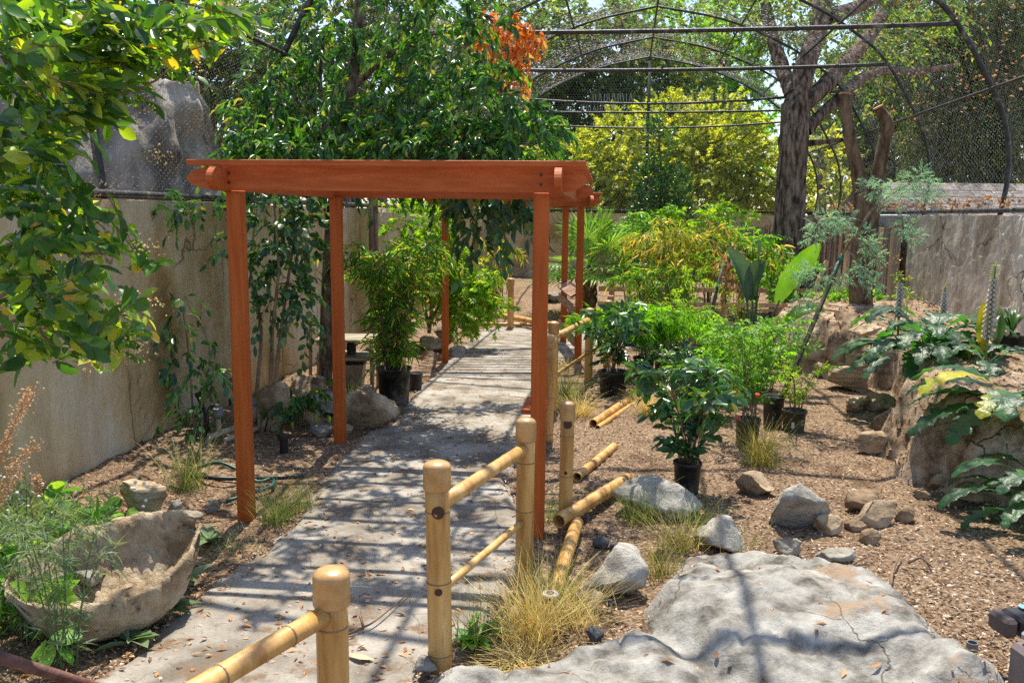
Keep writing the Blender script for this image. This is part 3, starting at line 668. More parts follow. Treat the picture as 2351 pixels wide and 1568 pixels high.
# ------------------------------------------------------------------ trees beyond the aviary and over it
def far_tree(label, trunk_px, Y, clumps_px, mat, seed, LL=.16, WW=.09, T=T_DIA, tl=.5, nl=12, droop=.3, dens=1.0, name='tree', cat='tree', grp=None, bark='bark', tr=.22, upb=.2, zb=0.0, outw=1.0):
    """trunk_px: x of trunk; clumps_px: (px, py, rx, ry [px], dY) """
    rng = np.random.default_rng(seed); random.seed(seed)
    b = V(trunk_px, 700, Y); b.z = zb
    t = thing(name, label, cat, b, grp)
    cl = []; top = 0
    for (px, py, rx, ry, dY) in clumps_px:
        c = V(px, py, Y + dY); a, bb = S(rx, Y + dY), S(ry, Y + dY); n = int(max(6, rx * ry / 42.0 * dens * (Y / 26.0) ** .3))
        cl.append((c, (a, min(a, 2.2) * .9, bb), n)); top = max(top, c.z)
    foliage(t, cl, mat, rng, tl=tl, nl=nl, LL=LL, WW=WW, T=T, droop=droop, upb=upb, shell=.25, twr=.006, outw=outw)
    ztop = top * .9
    limb(t, [b, b + Vector((.1, .1, ztop * .4)), b + Vector((-.1, .2, ztop))], tr, tr * .35, M[bark], 'trunk', 10)
    for c, r, n in cl[:9]:
        z0 = max(zb + .8, c.z - 1.8); s = b + Vector((0, .1, min(z0, ztop) - zb))
        limb(t, [s, (s + c) / 2 + Vector((random.uniform(-.3, .3), 0, .25)), c], tr * .4, .03, M[bark], 'branch', 6, 8)
    return t
far_tree('golden green maple spreading above the far wall', 1500, 25.5,
         [(1330, 400, 85, 75, 0), (1430, 330, 90, 70, 0), (1540, 300, 95, 75, .5), (1640, 290, 90, 60, 0), (1600, 380, 110, 80, -.5), (1480, 420, 110, 80, -.6), (1700, 380, 85, 80, 0), (1370, 460, 80, 50, -.8), (1720, 450, 70, 45, -.4), (1560, 455, 120, 50, -.8), (1280, 360, 50, 60, .4), (1250, 440, 50, 50, .4)],
         M['lf_maple'], 11, LL=.13, WW=.12, T=T_MAPLE, tl=.5, nl=13, dens=1.25)
far_tree('dark juniper rising behind the golden maple', 1440, 31,
         [(1440, 170, 110, 70, 0), (1360, 250, 90, 80, 0), (1500, 240, 110, 80, 0), (1430, 90, 90, 60, .5), (1350, 160, 70, 70, .5), (1560, 170, 70, 70, 0), (1280, 250, 70, 70, 1.0), (1400, 330, 90, 60, 1.0), (1560, 330, 100, 60, 1)],
         M['lf_cedar'], 12, LL=.24, WW=.06, tl=.7, nl=16, droop=.5, dens=.9)
far_tree('bright green sycamore with sky showing through behind the maple', 1650, 34,
         [(1640, 170, 80, 70, 0), (1700, 230, 70, 70, 0), (1600, 240, 80, 60, 0), (1560, 60, 110, 50, 0), (1680, 60, 60, 60, 1), (1480, 20, 80, 40, 1), (1640, 330, 80, 60, 1), (1740, 330, 60, 70, 2)],
         M['lf_light'], 13, LL=.22, WW=.2, T=T_MAPLE, tl=.7, nl=12, dens=.85)
far_tree('broad shade tree behind the red beam and the orange leaves', 1120, 30,
         [(1100, 60, 120, 70, 0), (1240, 60, 110, 60, 0), (1180, 170, 110, 80, 0), (1270, 160, 80, 70, 1), (1060, 170, 100, 80, 0), (1150, 290, 120, 80, 0), (1030, 300, 100, 80, 1), (1340, 40, 80, 50, 1), (1240, 300, 80, 80, 1), (1150, 400, 110, 60, 1), (1010, 420, 90, 60, 1)],
         M['lf_back'], 14, LL=.2, WW=.13, tl=.6, nl=12, dens=.8)
far_tree('tall dark tree behind the left wall and its grey cliff', 800, 24,
         [(780, 60, 110, 80, 0), (900, 60, 90, 80, 0), (660, 100, 90, 90, 0), (740, 200, 110, 90, 0), (880, 200, 100, 90, 0), (620, 220, 90, 90, 0), (980, 120, 80, 80, 0), (960, 260, 80, 80, 0), (700, 320, 120, 80, 0), (850, 330, 120, 80, 0), (960, 390, 100, 70, 0), (760, 410, 120, 60, 0)],
         M['lf_cedar'], 15, LL=.17, WW=.10, tl=.5, nl=12, dens=.85)
far_tree('leafy tree over the grey cliff at the left wall', 480, 17,
         [(470, 60, 120, 80, 0), (570, 120, 90, 90, 0), (350, 50, 120, 70, 0), (450, 170, 110, 60, 0), (560, 220, 70, 70, 0), (220, 60, 110, 70, 0), (90, 60, 110, 80, 0), (120, 170, 120, 80, 0), (300, 150, 110, 60, 0), (20, 200, 80, 80, 0), (380, 260, 90, 60, 1), (500, 300, 90, 70, 1), (420, 360, 100, 60, 1), (540, 400, 80, 60, 1), (300, 330, 90, 80, 1), (200, 280, 90, 80, 1), (80, 320, 90, 90, 1), (180, 400, 120, 60, 1), (40, 430, 80, 50, 1), (440, 430, 90, 40, 1)],
         M['lf_cedar'], 16, LL=.14, WW=.07, tl=.45, nl=12, dens=.8)
far_tree('cedar with hanging sprays over the right wall', 2270, 23,
         [(2270, 60, 90, 80, 0), (2180, 130, 90, 90, 0), (2320, 180, 70, 100, 0), (2210, 260, 90, 80, 0), (2310, 330, 70, 80, 0), (2200, 370, 80, 60, .5), (2100, 100, 60, 60, .5), (2340, 60, 60, 80, -.5), (2130, 20, 80, 60, 0), (2240, 10, 80, 50, 0), (2160, 300, 70, 70, 1), (2280, 250, 80, 80, 0), (2340, 420, 50, 50, 0), (2050, 30, 60, 40, 1)],
         M['lf_cedar'], 17, LL=.16, WW=.035, tl=.6, nl=16, droop=1.0, dens=1.7, upb=-.1)
far_tree('pale green tree seen through the net behind the cut trunks', 2060, 27,
         [(1950, 300, 80, 60, 0), (2050, 230, 80, 70, 0), (2030, 330, 90, 60, 0), (2120, 310, 70, 80, 0), (1930, 390, 70, 50, 0), (2140, 200, 50, 60, 0), (1900, 200, 60, 50, 1), (2060, 410, 90, 40, 0), (1990, 160, 50, 40, 1)],
         M['lf_back'], 18, LL=.2, WW=.13, tl=.6, nl=12, dens=1.05)
far_tree('thin pine crown against the sky above the cut trunks', 2010, 34,
         [(1990, 150, 60, 60, 0), (2080, 120, 60, 60, 0), (2050, 60, 70, 40, 0), (1820, 60, 90, 40, 0), (1940, 250, 60, 50, 0)],
         M['lf_cedar'], 19, LL=.3, WW=.07, tl=.7, nl=14, dens=.8)
far_tree('low hedge tree filling the gap behind the oak trunk', 1880, 24,
         [(1900, 440, 60, 50, 0), (1870, 370, 50, 60, 0), (1760, 400, 50, 70, 1), (1990, 450, 60, 40, 1), (1760, 480, 60, 40, 1), (2200, 440, 80, 40, 3), (2310, 430, 60, 50, 3), (2100, 450, 60, 40, 3), (1280, 470, 90, 40, 1), (1100, 480, 90, 40, 1), (1400, 470, 90, 45, 1), (1530, 475, 90, 45, 1), (1660, 470, 90, 45, 1), (1950, 400, 60, 60, 2), (1830, 470, 60, 40, 1)],
         M['lf_maple'], 20, LL=.15, WW=.09, tl=.45, nl=12, dens=.7)

# the oak: thick trunk in front of the far wall, big limbs over the net
rng = np.random.default_rng(31); random.seed(31)
ob_ = V(1805, 735, 17.0); ob_.z = 0.25
oak = thing('oak_tree', 'thick rough-barked oak trunk standing inside the net by the far wall', 'tree', ob_)
def bark_tube(pts, rads, seg=26, amp=.018):
    P = curve(pts, 64); R = np.interp(np.linspace(0, 1, len(P)), np.linspace(0, 1, len(rads)), rads)
    VV, FF = tube_arr(P, R, seg); VV = VV.copy(); n = len(P)
    C = np.repeat(np.array([tuple(p) for p in P]), seg, 0); d = unit(VV - C)
    for i in range(len(VV)):
        q = VV[i]; a = 2 * math.pi * (i % seg) / seg
        h = noise.fractal(Vector((math.cos(a) * 4.2, math.sin(a) * 4.2, q[2] * 1.6)), 1.0, 2.0, 4)
        VV[i] = q + d[i] * (abs(h) - .25) * amp * 2.2
    return VV, FF
def px_pts(lst): return [V(x, y, Y) for x, y, Y in lst]
VV, FF = bark_tube(px_pts([(1805, 740, 17.0), (1808, 600, 17.0), (1815, 450, 17.0), (1822, 330, 17.0), (1826, 240, 17.1)]), [.35, .295, .27, .265, .255], 44, .03)
np_mesh('trunk', VV, FF, M['bark'], oak, smooth=True)
for pts, r in (([(1822, 260, 17.1), (1850, 150, 17.3), (1880, 60, 17.6), (1900, -60, 18)], [.24, .20, .18, .17]),
               ([(1835, 250, 17.1), (1900, 190, 17.4), (1990, 90, 18.5), (2040, 10, 19), (2070, -60, 19.5)], [.17, .16, .15, .13, .12]),
               ([(1820, 220, 17.1), (1780, 110, 18), (1760, 20, 18.5), (1740, -60, 19)], [.16, .13, .11, .1]),
               ([(1850, 300, 17.1), (1905, 245, 17.4), (2000, 170, 18), (2110, 165, 19), (2200, 150, 20)], [.12, .11, .10, .08, .05]),
               ([(1900, 40, 17.7), (1960, 20, 18), (2020, -10, 18.5)], [.15, .13, .12]),
               ([(1850, 330, 17.0), (1900, 325, 16.8), (1935, 320, 16.6)], [.07, .04, .03])):
    VV, FF = bark_tube(px_pts(pts), r, 14, .014); np_mesh('branch', VV, FF, M['bark'], oak, smooth=True)
cl = [(V(x, y, Y), (S(a, Y), S(a, Y), S(b, Y)), n) for x, y, Y, a, b, n in ((1760, 40, 19, 70, 50, 60), (1980, 60, 19, 70, 60, 50), (2090, 90, 20, 60, 60, 55), (1860, 30, 18, 60, 40, 35), (1950, 150, 19, 60, 40, 35), (2140, 40, 20, 60, 50, 45), (1700, 0, 19, 80, 40, 45), (1590, -10, 19, 80, 40, 40))]
foliage(oak, cl, M['lf_back'], rng, tl=.6, nl=12, LL=.12, WW=.06, T=T_DIA, droop=.5)

# the two sawn trunks rising from one root
ct = V(1978, 722, 13.2); ct.z = .55
saw = thing('sawn_tree', 'sawn-off tree with two bare stumps behind the feathery sapling', 'tree', ct)
VV, FF = bark_tube(px_pts([(1980, 735, 13.2), (1975, 640, 13.2), (1978, 540, 13.2), (1980, 470, 13.2), (1968, 390, 13.2), (1948, 300, 13.2), (1940, 218, 13.2)]), [.185, .155, .14, .115, .10, .085, .072], 18, .012)
np_mesh('trunk', VV, FF, M['bark_brown'], saw, smooth=True)
VV, FF = bark_tube(px_pts([(1985, 600, 13.2), (2003, 500, 13.2), (2012, 420, 13.2), (2028, 340, 13.2), (2036, 290, 13.2), (2018, 250, 13.2)]), [.11, .10, .095, .09, .088, .07], 16, .012)
np_mesh('trunk', VV, FF, M['bark_brown'], saw, smooth=True)
M['cut'] = plain('sawn_wood', (.52, .25, .10), .75, var=.25)
for (x, y, r, tx) in ((1940, 216, .082, .1), (2016, 247, .075, -.5)):
    R_ = Matrix.Rotation(tx, 3, 'Y'); MB().lathe(V(x, y, 13.2), [(r * .97, -.01), (r * .97, .012), (r * .5, .016)], 16, R_).build('cut_face', M['cut'], saw)

# ------------------------------------------------------------------ the laurel over the first pergola
def tree_from(label, name, cat, base, trunks, clumps, mat, seed, bark, **kw):
    rng = np.random.default_rng(seed); random.seed(seed)
    t = thing(name, label, cat, base)
    for pts, r0, r1 in trunks: limb(t, pts, r0, r1, bark, 'trunk' if r0 > .035 else 'branch', 9, 16)
    foliage(t, clumps, mat, rng, **kw)
    return t
def cpx(lst, Y0=0):
    return [(V(x, y, Y), (S(a, Y), S(max(a, b) * .7, Y), S(b, Y)), n) for x, y, Y, a, b, n in lst]
lb = V(748, 905, 8.9); lb.z = .05
laurel = tree_from('large glossy laurel tree hanging over the near red pergola', 'laurel_tree', 'tree', lb,
    [(px_pts([(746, 915, 8.9), (752, 700, 8.9), (765, 480, 8.9), (790, 330, 9.0), (812, 180, 9.2), (826, 20, 9.4), (830, -80, 9.6)]), .075, .045),
     (px_pts([(772, 440, 8.9), (735, 320, 9.1), (690, 240, 9.3), (640, 180, 9.5)]), .04, .012),
     (px_pts([(790, 330, 9.0), (850, 300, 8.8), (920, 290, 8.6), (1010, 300, 8.4)]), .036, .01),
     (px_pts([(812, 200, 9.2), (890, 130, 9.0), (960, 90, 9.0), (1040, 70, 9.0)]), .034, .01),
     (px_pts([(780, 400, 8.9), (870, 420, 8.6), (990, 390, 8.4), (1110, 340, 8.2), (1220, 330, 8.0)]), .036, .008),
     (px_pts([(770, 450, 8.9), (700, 450, 8.5), (640, 430, 8.2)]), .03, .008),
     (px_pts([(752, 330, 9.0), (735, 200, 9.4), (745, 60, 9.6)]), .034, .012)],
    cpx([(700, 260, 9.2, 130, 110, 51), (620, 300, 9, 80, 100, 50), (640, 180, 9.3, 90, 70, 23), (760, 120, 9.5, 120, 90, 40), (880, 60, 9.4, 140, 70, 43), (900, 200, 9, 130, 90, 51), (1020, 160, 8.9, 110, 80, 36), (1110, 100, 8.8, 90, 70, 23),
         (1000, 280, 8.5, 130, 70, 51), (1120, 260, 8.3, 110, 90, 51), (1190, 320, 8.2, 75, 70, 60), (1080, 350, 8.2, 130, 45, 72), (940, 340, 8.4, 130, 45, 60), (800, 330, 8.7, 130, 60, 60), (660, 345, 8.5, 110, 45, 67), (580, 360, 8.2, 60, 40, 24), (980, 40, 9.2, 120, 50, 26), (1050, 20, 9.2, 80, 40, 12), (730, 30, 9.6, 80, 50, 16)]),
    M['lf_laurel'], 41, M['bark'], tl=.30, nl=10, LL=.108, WW=.038, T=T_POINT, ang=.75, droop=.75, upb=.15, shell=.2)
# branch of it hanging through the pergola
rng = np.random.default_rng(43)
foliage(laurel, cpx([(1060, 440, 7.9, 50, 18, 7), (1110, 465, 7.9, 45, 28, 12), (1165, 455, 7.8, 45, 28, 14), (1195, 480, 7.8, 18, 30, 6), (1105, 530, 7.9, 18, 24, 5), (1108, 570, 7.9, 8, 10, 2), (1010, 440, 8.0, 40, 14, 4)]), M['lf_dark'], rng, tl=.24, nl=6, LL=.125, WW=.056, T=T_POINT, ang=.8, droop=.8, upb=-.3, shell=.1, name='hanging_foliage')

# ------------------------------------------------------------------ rocks
M['rk_grey'] = surf('rock_grey', [(0.3, (.15, .132, .108)), (0.5, (.32, .295, .25)), (0.7, (.48, .45, .39))], scale=5, detail=10, rough=.92, bump=.9, bscale=22, spec=.12, var=.15)
M['rk_tan'] = surf('rock_tan', [(0.3, (.22, .15, .09)), (0.5, (.43, .32, .205)), (0.72, (.58, .46, .32))], scale=4, detail=10, rough=.92, bump=.8, bscale=20, spec=.12, var=.15)
M['rk_brown'] = surf('rock_brown', [(0.3, (.17, .11, .065)), (0.5, (.32, .225, .14)), (0.72, (.46, .345, .235))], scale=4, detail=10, rough=.92, bump=.8, bscale=20, spec=.12, var=.2)
M['rk_dark'] = surf('rock_dark', [(0.3, (.035, .037, .040)), (0.6, (.085, .088, .092)), (0.8, (.15, .15, .15))], scale=8, detail=8, rough=.7, bump=.3, bscale=30, spec=.25)
M['rk_pale'] = surf('rock_pale', [(0.3, (.20, .17, .125)), (0.5, (.36, .325, .265)), (0.72, (.50, .465, .39))], scale=4, detail=10, rough=.9, bump=.7, bscale=20, spec=.12)
M['rk_wood'] = surf('petrified_wood', [(0.3, (.19, .12, .07)), (0.5, (.42, .31, .21)), (0.72, (.60, .47, .33))], scale=3, detail=9, rough=.9, bump=1.0, bscale=9, spec=.12, stretch=(1.2, 1.2, 9))
M['rk_log'] = surf('petrified_log', [(0.3, (.28, .19, .11)), (0.5, (.52, .40, .26)), (0.72, (.66, .55, .40))], scale=3, detail=9, rough=.9, bump=1.0, bscale=9, spec=.12, stretch=(1.2, 1.2, 9))
def rock(name, label, px, py, w, h, seed, mat, dep=.8, sub=3, cuts=9, ridge=0.0, yaw=0.0, tilt=0.0, zg=None, nzs=.10, group=None, cat='rock', tilty=0.0):
    """px, py: middle of the foot of the rock; w, h in px"""
    rng = np.random.default_rng(seed)
    z0 = zg if zg is not None else 0.02
    g = G(px, py, z0); wd = S(w, g.y * 1.02); dp = wd * dep; ht = S(h, g.y) * .92
    c = g + Vector((0, dp * .42, 0)); zz = (zg if zg is not None else gz(c.x, c.y))
    sub = max(sub, 4); bm = bmesh.new(); bmesh.ops.create_icosphere(bm, subdivisions=sub, radius=1.0)
    pl = [(unit(rng.normal(size=3)), rng.uniform(.34, .70)) for _ in range(cuts)]
    vs = []
    Rm = Matrix.Rotation(yaw, 3, 'Z') @ Matrix.Rotation(tilt, 3, 'Y') @ Matrix.Rotation(tilty, 3, 'X')
    for v_ in bm.verts:
        q = np.array(v_.co)
        for n_, d_ in pl:
            k = q @ n_ - d_
            if k > 0: q = q - n_ * k * .97
        o = Vector(q * 1.8) + Vector((seed * 3.1, 0, 0))
        q = q * (1 + (nzs + .04) * noise.fractal(o, .75, 2.1, 6) + .03 * noise.noise(o * 5.0) - .05 * math.exp(-(noise.noise(o * 1.3) / .05) ** 2))
        if ridge: q = q * (1 + ridge * math.sin(q[2] * 16 + 2 * noise.noise(o)) * .5)
        vs.append(q)
    vs = np.array(vs); lo, hi = vs.min(0), vs.max(0); vs = (vs - (lo + hi) / 2) / ((hi - lo) / 2)
    vs = vs * np.array([wd / 2, dp / 2, ht * .60]); vs = np.array([Rm @ Vector(p) for p in vs])
    vs = vs + np.array([c.x, c.y, zz + ht * .42])
    ff = [[v_.index for v_ in f.verts] for f in bm.faces]; bm.free()
    o = np_mesh(name, vs, np.array(ff), mat, None, smooth=False, base=Vector((c.x, c.y, zz)))
    if nzs < .05: o.data.polygons.foreach_set('use_smooth', np.ones(len(o.data.polygons), bool))
    return tag(o, label, cat, group)
rock('rock', 'tan layered petrified log behind the stone trough', 312, 1206, 132, 104, 1, M['rk_log'], .8, 4, 8, .05, zg=.06)
rock('rock', 'upright grey knobbly stone beside the petrified log', 400, 1192, 34, 44, 2, M['rk_grey'], .9, 3)
rock('rock', 'flat pale flagstone at the foot of the upright grey stone', 424, 1208, 60, 20, 3, M['rk_pale'], 1.0, 3, 5)
rock('rock', 'small grey stone alone on the soil before the left pergola post', 485, 1178, 34, 28, 4, M['rk_grey'], .9)
rock('rock', 'large wedge of pale brown rock beside the rear left pergola post', 842, 988, 128, 100, 5, M['rk_tan'], .7, 4, 6, yaw=.2, tilt=.35, nzs=.07)
rock('rock', 'small tan stone wedged under the wedge of rock', 792, 992, 36, 26, 6, M['rk_tan'], .8)
rock('rock', 'striped brown petrified wood rock on the pile by the tree trunk', 702, 950, 104, 78, 7, M['rk_wood'], .6, 4, 7, .05, tilt=.4)
rock('rock', 'brown boulder under the striped petrified wood rock', 690, 985, 90, 60, 8, M['rk_brown'], .8, 3)
rock('rock', 'grey slab behind the striped petrified wood rock', 742, 962, 70, 62, 9, M['rk_grey'], .7, 3)
rock('rock', 'large tan boulder against the wall behind the pale stems', 618, 985, 95, 120, 10, M['rk_tan'], .7, 4, 8, zg=.1)
rock('rock', 'tan stone on top of the pile by the wall', 715, 895, 62, 34, 11, M['rk_tan'], .7, zg=.2)
rock('rock', 'pale stone low on the pile beside the rear left post', 735, 1005, 62, 30, 12, M['rk_grey'], .8)
rock('rock', 'small rock at the wall end of the stone pile', 680, 905, 40, 40, 13, M['rk_grey'], .8, zg=.15)
rock('rock', 'flat round boulder at the left post of the far pergola', 990, 805, 62, 34, 14, M['rk_tan'], .9)
rock('rock', 'brown slab under the flat round boulder', 985, 828, 70, 26, 15, M['rk_brown'], .8)
rock('rock', 'pale boulder on the path side of the far left post', 1052, 818, 46, 32, 16, M['rk_pale'], .9)
rock('rock', 'grey boulder behind the far left post', 1020, 782, 50, 36, 17, M['rk_grey'], .9)
rock('rock', 'stone among pebbles at the path bend', 1085, 760, 30, 22, 18, M['rk_tan'], .9)
rock('rock', 'round stone among pebbles beside the thin bamboo pole', 1065, 752, 34, 24, 19, M['rk_grey'], .9)
rock('rock', 'white stone in the shade by the far wall', 1238, 712, 26, 14, 20, M['rk_pale'], .9)
rock('rock', 'grey boulder in the shade by the far wall', 1265, 712, 50, 24, 201, M['rk_grey'], .9)
# right of the path
rock('rock', 'large grey boulder with a shaded face at the rock slab edge', 1415, 1392, 165, 132, 21, M['boulder'], .85, 4, 8, nzs=.08)
rock('rock', 'broad pale boulder half hidden by grass before the potted camellia', 1515, 1205, 215, 88, 22, M['boulder'], .6, 4, 7, nzs=.08)
rock('rock', 'pale rounded boulder with a grass tuft behind the slab', 1655, 1278, 112, 90, 23, M['boulder'], .8, 4, 8, nzs=.09)
rock('rock', 'smooth dark oval cobble on the mulch, larger of a pair', 1381, 1252, 40, 28, 24, M['rk_dark'], .8, 3, 2, nzs=.03)
rock('rock', 'smooth dark round cobble on the mulch, smaller of a pair', 1414, 1260, 30, 27, 25, M['rk_dark'], .9, 3, 2, nzs=.03)
rock('rock', 'small white stone near the dark cobbles', 1332, 1258, 22, 16, 26, M['rk_pale'], .9)
rock('rock', 'pitted grey stone in the dry grass by the solar light', 1292, 1425, 66, 48, 27, M['rk_grey'], .8)
rock('rock', 'tan stone behind the pitted grey stone in dry grass', 1350, 1412, 80, 50, 28, M['rk_tan'], .7)
rock('rock', 'small dark lumpy stone at the tip of the slab', 1367, 1492, 44, 44, 29, M['rk_dark'], .9, 3, 5)
rock('rock', 'shaded brown stone at the foot of the railing', 1195, 1450, 70, 62, 30, M['rk_brown'], .8)
rock('rock', 'grey stone at the foot of the nearer railing post', 975, 1545, 60, 38, 301, M['slab'], .9, zg=.02)
rock('rock', 'big grey faceted boulder in the middle of the mulch bed', 1850, 1232, 145, 124, 31, M['boulder'], .8, 4, 8, nzs=.08)
rock('rock', 'round tan rock leaning on the big faceted boulder', 1908, 1238, 62, 50, 32, M['rk_tan'], .9, 3, 4)
rock('rock', 'long yellow tan log-shaped rock beside the faceted boulder', 2015, 1220, 130, 60, 33, M['rk_tan'], .45, 4, 6, yaw=.15, nzs=.05)
rock('rock', 'brown pointed rock behind the long yellow rock', 1990, 1190, 90, 50, 34, M['rk_brown'], .7)
rock('rock', 'brown cobble at the end of the long yellow rock', 2082, 1205, 52, 42, 35, M['rk_brown'], .8, 3, 4)
rock('rock', 'reddish block wedged before the long yellow rock', 1968, 1226, 50, 30, 36, M['rk_brown'], .7)
rock('rock', 'round brown rock half buried in a hollow of the mulch', 2004, 1258, 50, 42, 37, M['rk_brown'], .9, 3, 4)
rock('rock', 'pale oblong rock lying before the big faceted boulder', 1812, 1288, 66, 50, 38, M['rk_pale'], .7, 3, 7, tilt=.35)
rock('rock', 'flat pale stone near the slab rim', 1925, 1308, 86, 32, 39, M['rk_pale'], .7, 3, 6)
rock('rock', 'flat tan flagstone behind the camellia pot', 1742, 1152, 92, 62, 40, M['rk_tan'], .9, 3, 6)
for q in [('tan log-shaped rock at the head of the rock cluster', 1980, 955, 66, 30, 41, 'rk_tan'), ('brown pointed rock at the back of the cluster below the raised bed', 2025, 955, 82, 40, 42, 'rk_brown'),
          ('small block tucked against the mud wall', 2092, 975, 52, 34, 43, 'rk_brown'), ('large brown rock in the middle of the cluster below the raised bed', 2040, 1005, 86, 58, 44, 'rk_brown'),
          ('tan rock leaning on the large brown one by the mud wall', 2078, 1030, 50, 44, 45, 'rk_tan'), ('flat-topped rock at the near end of the cluster', 2020, 1052, 96, 52, 46, 'rk_tan'),
          ('grained boulder like driftwood under the acanthus', 1960, 905, 100, 66, 47, 'rk_wood'), ('small boulder under the mud wall by the sapling', 1898, 872, 44, 40, 48, 'rk_tan'),
          ('rounded mud lump at the foot of the bank', 2170, 1140, 60, 44, 49, 'rk_brown'), ('cracked mud block at the foot of the bank', 2235, 1168, 70, 44, 50, 'rk_brown'), ('broken mud lump under the hanging yellow leaf', 2120, 1155, 40, 24, 51, 'rk_brown')]:
    rock('rock', q[0], q[1], q[2], q[3], q[4], q[5], M[q[6]], .75, 3 if q[3] < 80 else 4, 7)
rock('rock', 'block-shaped brown rock on the raised bed by the sawn tree', 1955, 742, 64, 30, 52, M['rk_brown'], .8, 3, 6, zg=.68, tilt=-.15)
rock('rock', 'flat tan rock on the rim of the raised bed', 1992, 770, 66, 26, 53, M['rk_tan'], .9, 3, zg=.68)
rock('rock', 'small grey rock beside the sawn tree foot', 2022, 716, 30, 18, 54, M['rk_grey'], .9, 3, zg=.7)

# ------------------------------------------------------------------ the artificial cliff outside the left wall
def cliff():
    P0, P1 = Vector((-6.2, 7.0, 0)), Vector((-3.02, 10.0, 0)); n = 70; m = 46; vs = []
    d = (P1 - P0); nn = Vector((d.y, -d.x, 0)).normalized()
    for j in range(m):
        for i in range(n):
            s, t = i / (n - 1), j / (m - 1)
            top = 3.62 + .25 * math.sin(s * 5 + 1.0) + .22 * fbm(s * 4, 5.0) - .9 * max(0, s - .93) / .07 - .3 * max(0, .2 - s)
            z = .3 + (top - .3) * min(1, t / .8); p = P0 + d * s
            bulge = .5 * fbm(s * 3.5, z * .55, 2.0) + .22 * abs(fbm(s * 9, z * .8, 7.0)) + .12 * fbm(s * 14, z * 2.5, 4.0) + .10 * abs(fbm(s * 22, z * 4, 6.0))
            back = max(0, (t - .8) / .2) * 1.6 + .35 * (z / 3) ** 2
            q = p + nn * (bulge * .9 - back); vs.append((q.x, q.y, z + (.1 * fbm(s * 12, t * 9) if t > .7 else 0)))
    o = np_mesh('artificial_cliff', vs, grid_faces(n, m), M['cliff'], None, smooth=True, base=Vector((-4.7, 8.4, 0)))
    tag(o, 'grey sculpted concrete cliff outside the net above the left wall', 'cliff')
cliff()

# ------------------------------------------------------------------ stone trough
M['trough'] = surf('trough_stone', [(0.3, (.25, .175, .10)), (0.5, (.44, .335, .215)), (0.72, (.57, .465, .33))], scale=6, detail=10, rough=.95, bump=.9, bscale=26, spec=.08, spots=((.13, .08, .05), 9.0, .60))
def trough():
    c = Vector((-1.905, 3.94, .02)); a = Vector((.737, .675, 0)); b = Vector((.675, -.737, 0)); hl = .435; vs = []; ns = 64
    ring = [(math.cos(t), -math.sin(t)) for t in np.linspace(0, math.pi, 21)]
    ring += [(-.97, .05), (-.88, .07), (-.79, .04)] + [(-.74 * math.cos(t), -.66 * math.sin(t)) for t in np.linspace(0.1, math.pi - .1, 17)] + [(.79, .04), (.88, .07), (.97, .05)]
    for i in range(ns):
        s = -1 + 2 * i / (ns - 1); k = max(.015, 1 - abs(s) ** 2.2) ** .58; w_ = .265 * k; rim = .30 + .05 * s * s + .05 * s + .02 * fbm(s * 3, 8.0); dep_ = rim * max(.15, (1 - abs(s) ** 3.0)) ** .8
        for j, (x, z) in enumerate(ring):
            xx = math.copysign(abs(x) ** .85, x) * w_; zz = rim + z * dep_ + (-.10 * x * k)
            q = Vector((s * 3.0, x * 1.5, z * 1.5)); n1 = noise.fractal(q * 1.4, 1.0, 2.0, 4) * .030 + noise.fractal(q * 5.0, 1.0, 2.0, 4) * .016 - .03 * max(0, noise.noise(q * 3.2 + Vector((5, 1, 2))) - .28)
            p = c + a * (s * hl + n1 * .5 * s) + b * (xx + n1 * (1 if x > 0 else -1) * (1 if j < 21 else -1)) + Vector((0, 0, max(0, zz + n1 * .7))); vs.append(tuple(p))
    m = len(ring); i = np.arange(ns * m).reshape(ns, m); j = np.roll(i, -1, 1)
    F = np.stack([i[:-1], j[:-1], j[1:], i[1:]], -1).reshape(-1, 4)
    tag(np_mesh('stone_trough', vs, F, M['trough'], None, smooth=True, base=c), 'boat-shaped hollow stone trough with pitted sides beside the path', 'trough')
trough()
rock('rock', 'grey rough block lying inside the stone trough', 175, 1350, 90, 40, 60, M['rk_grey'], .8, 3, 8, zg=.20)

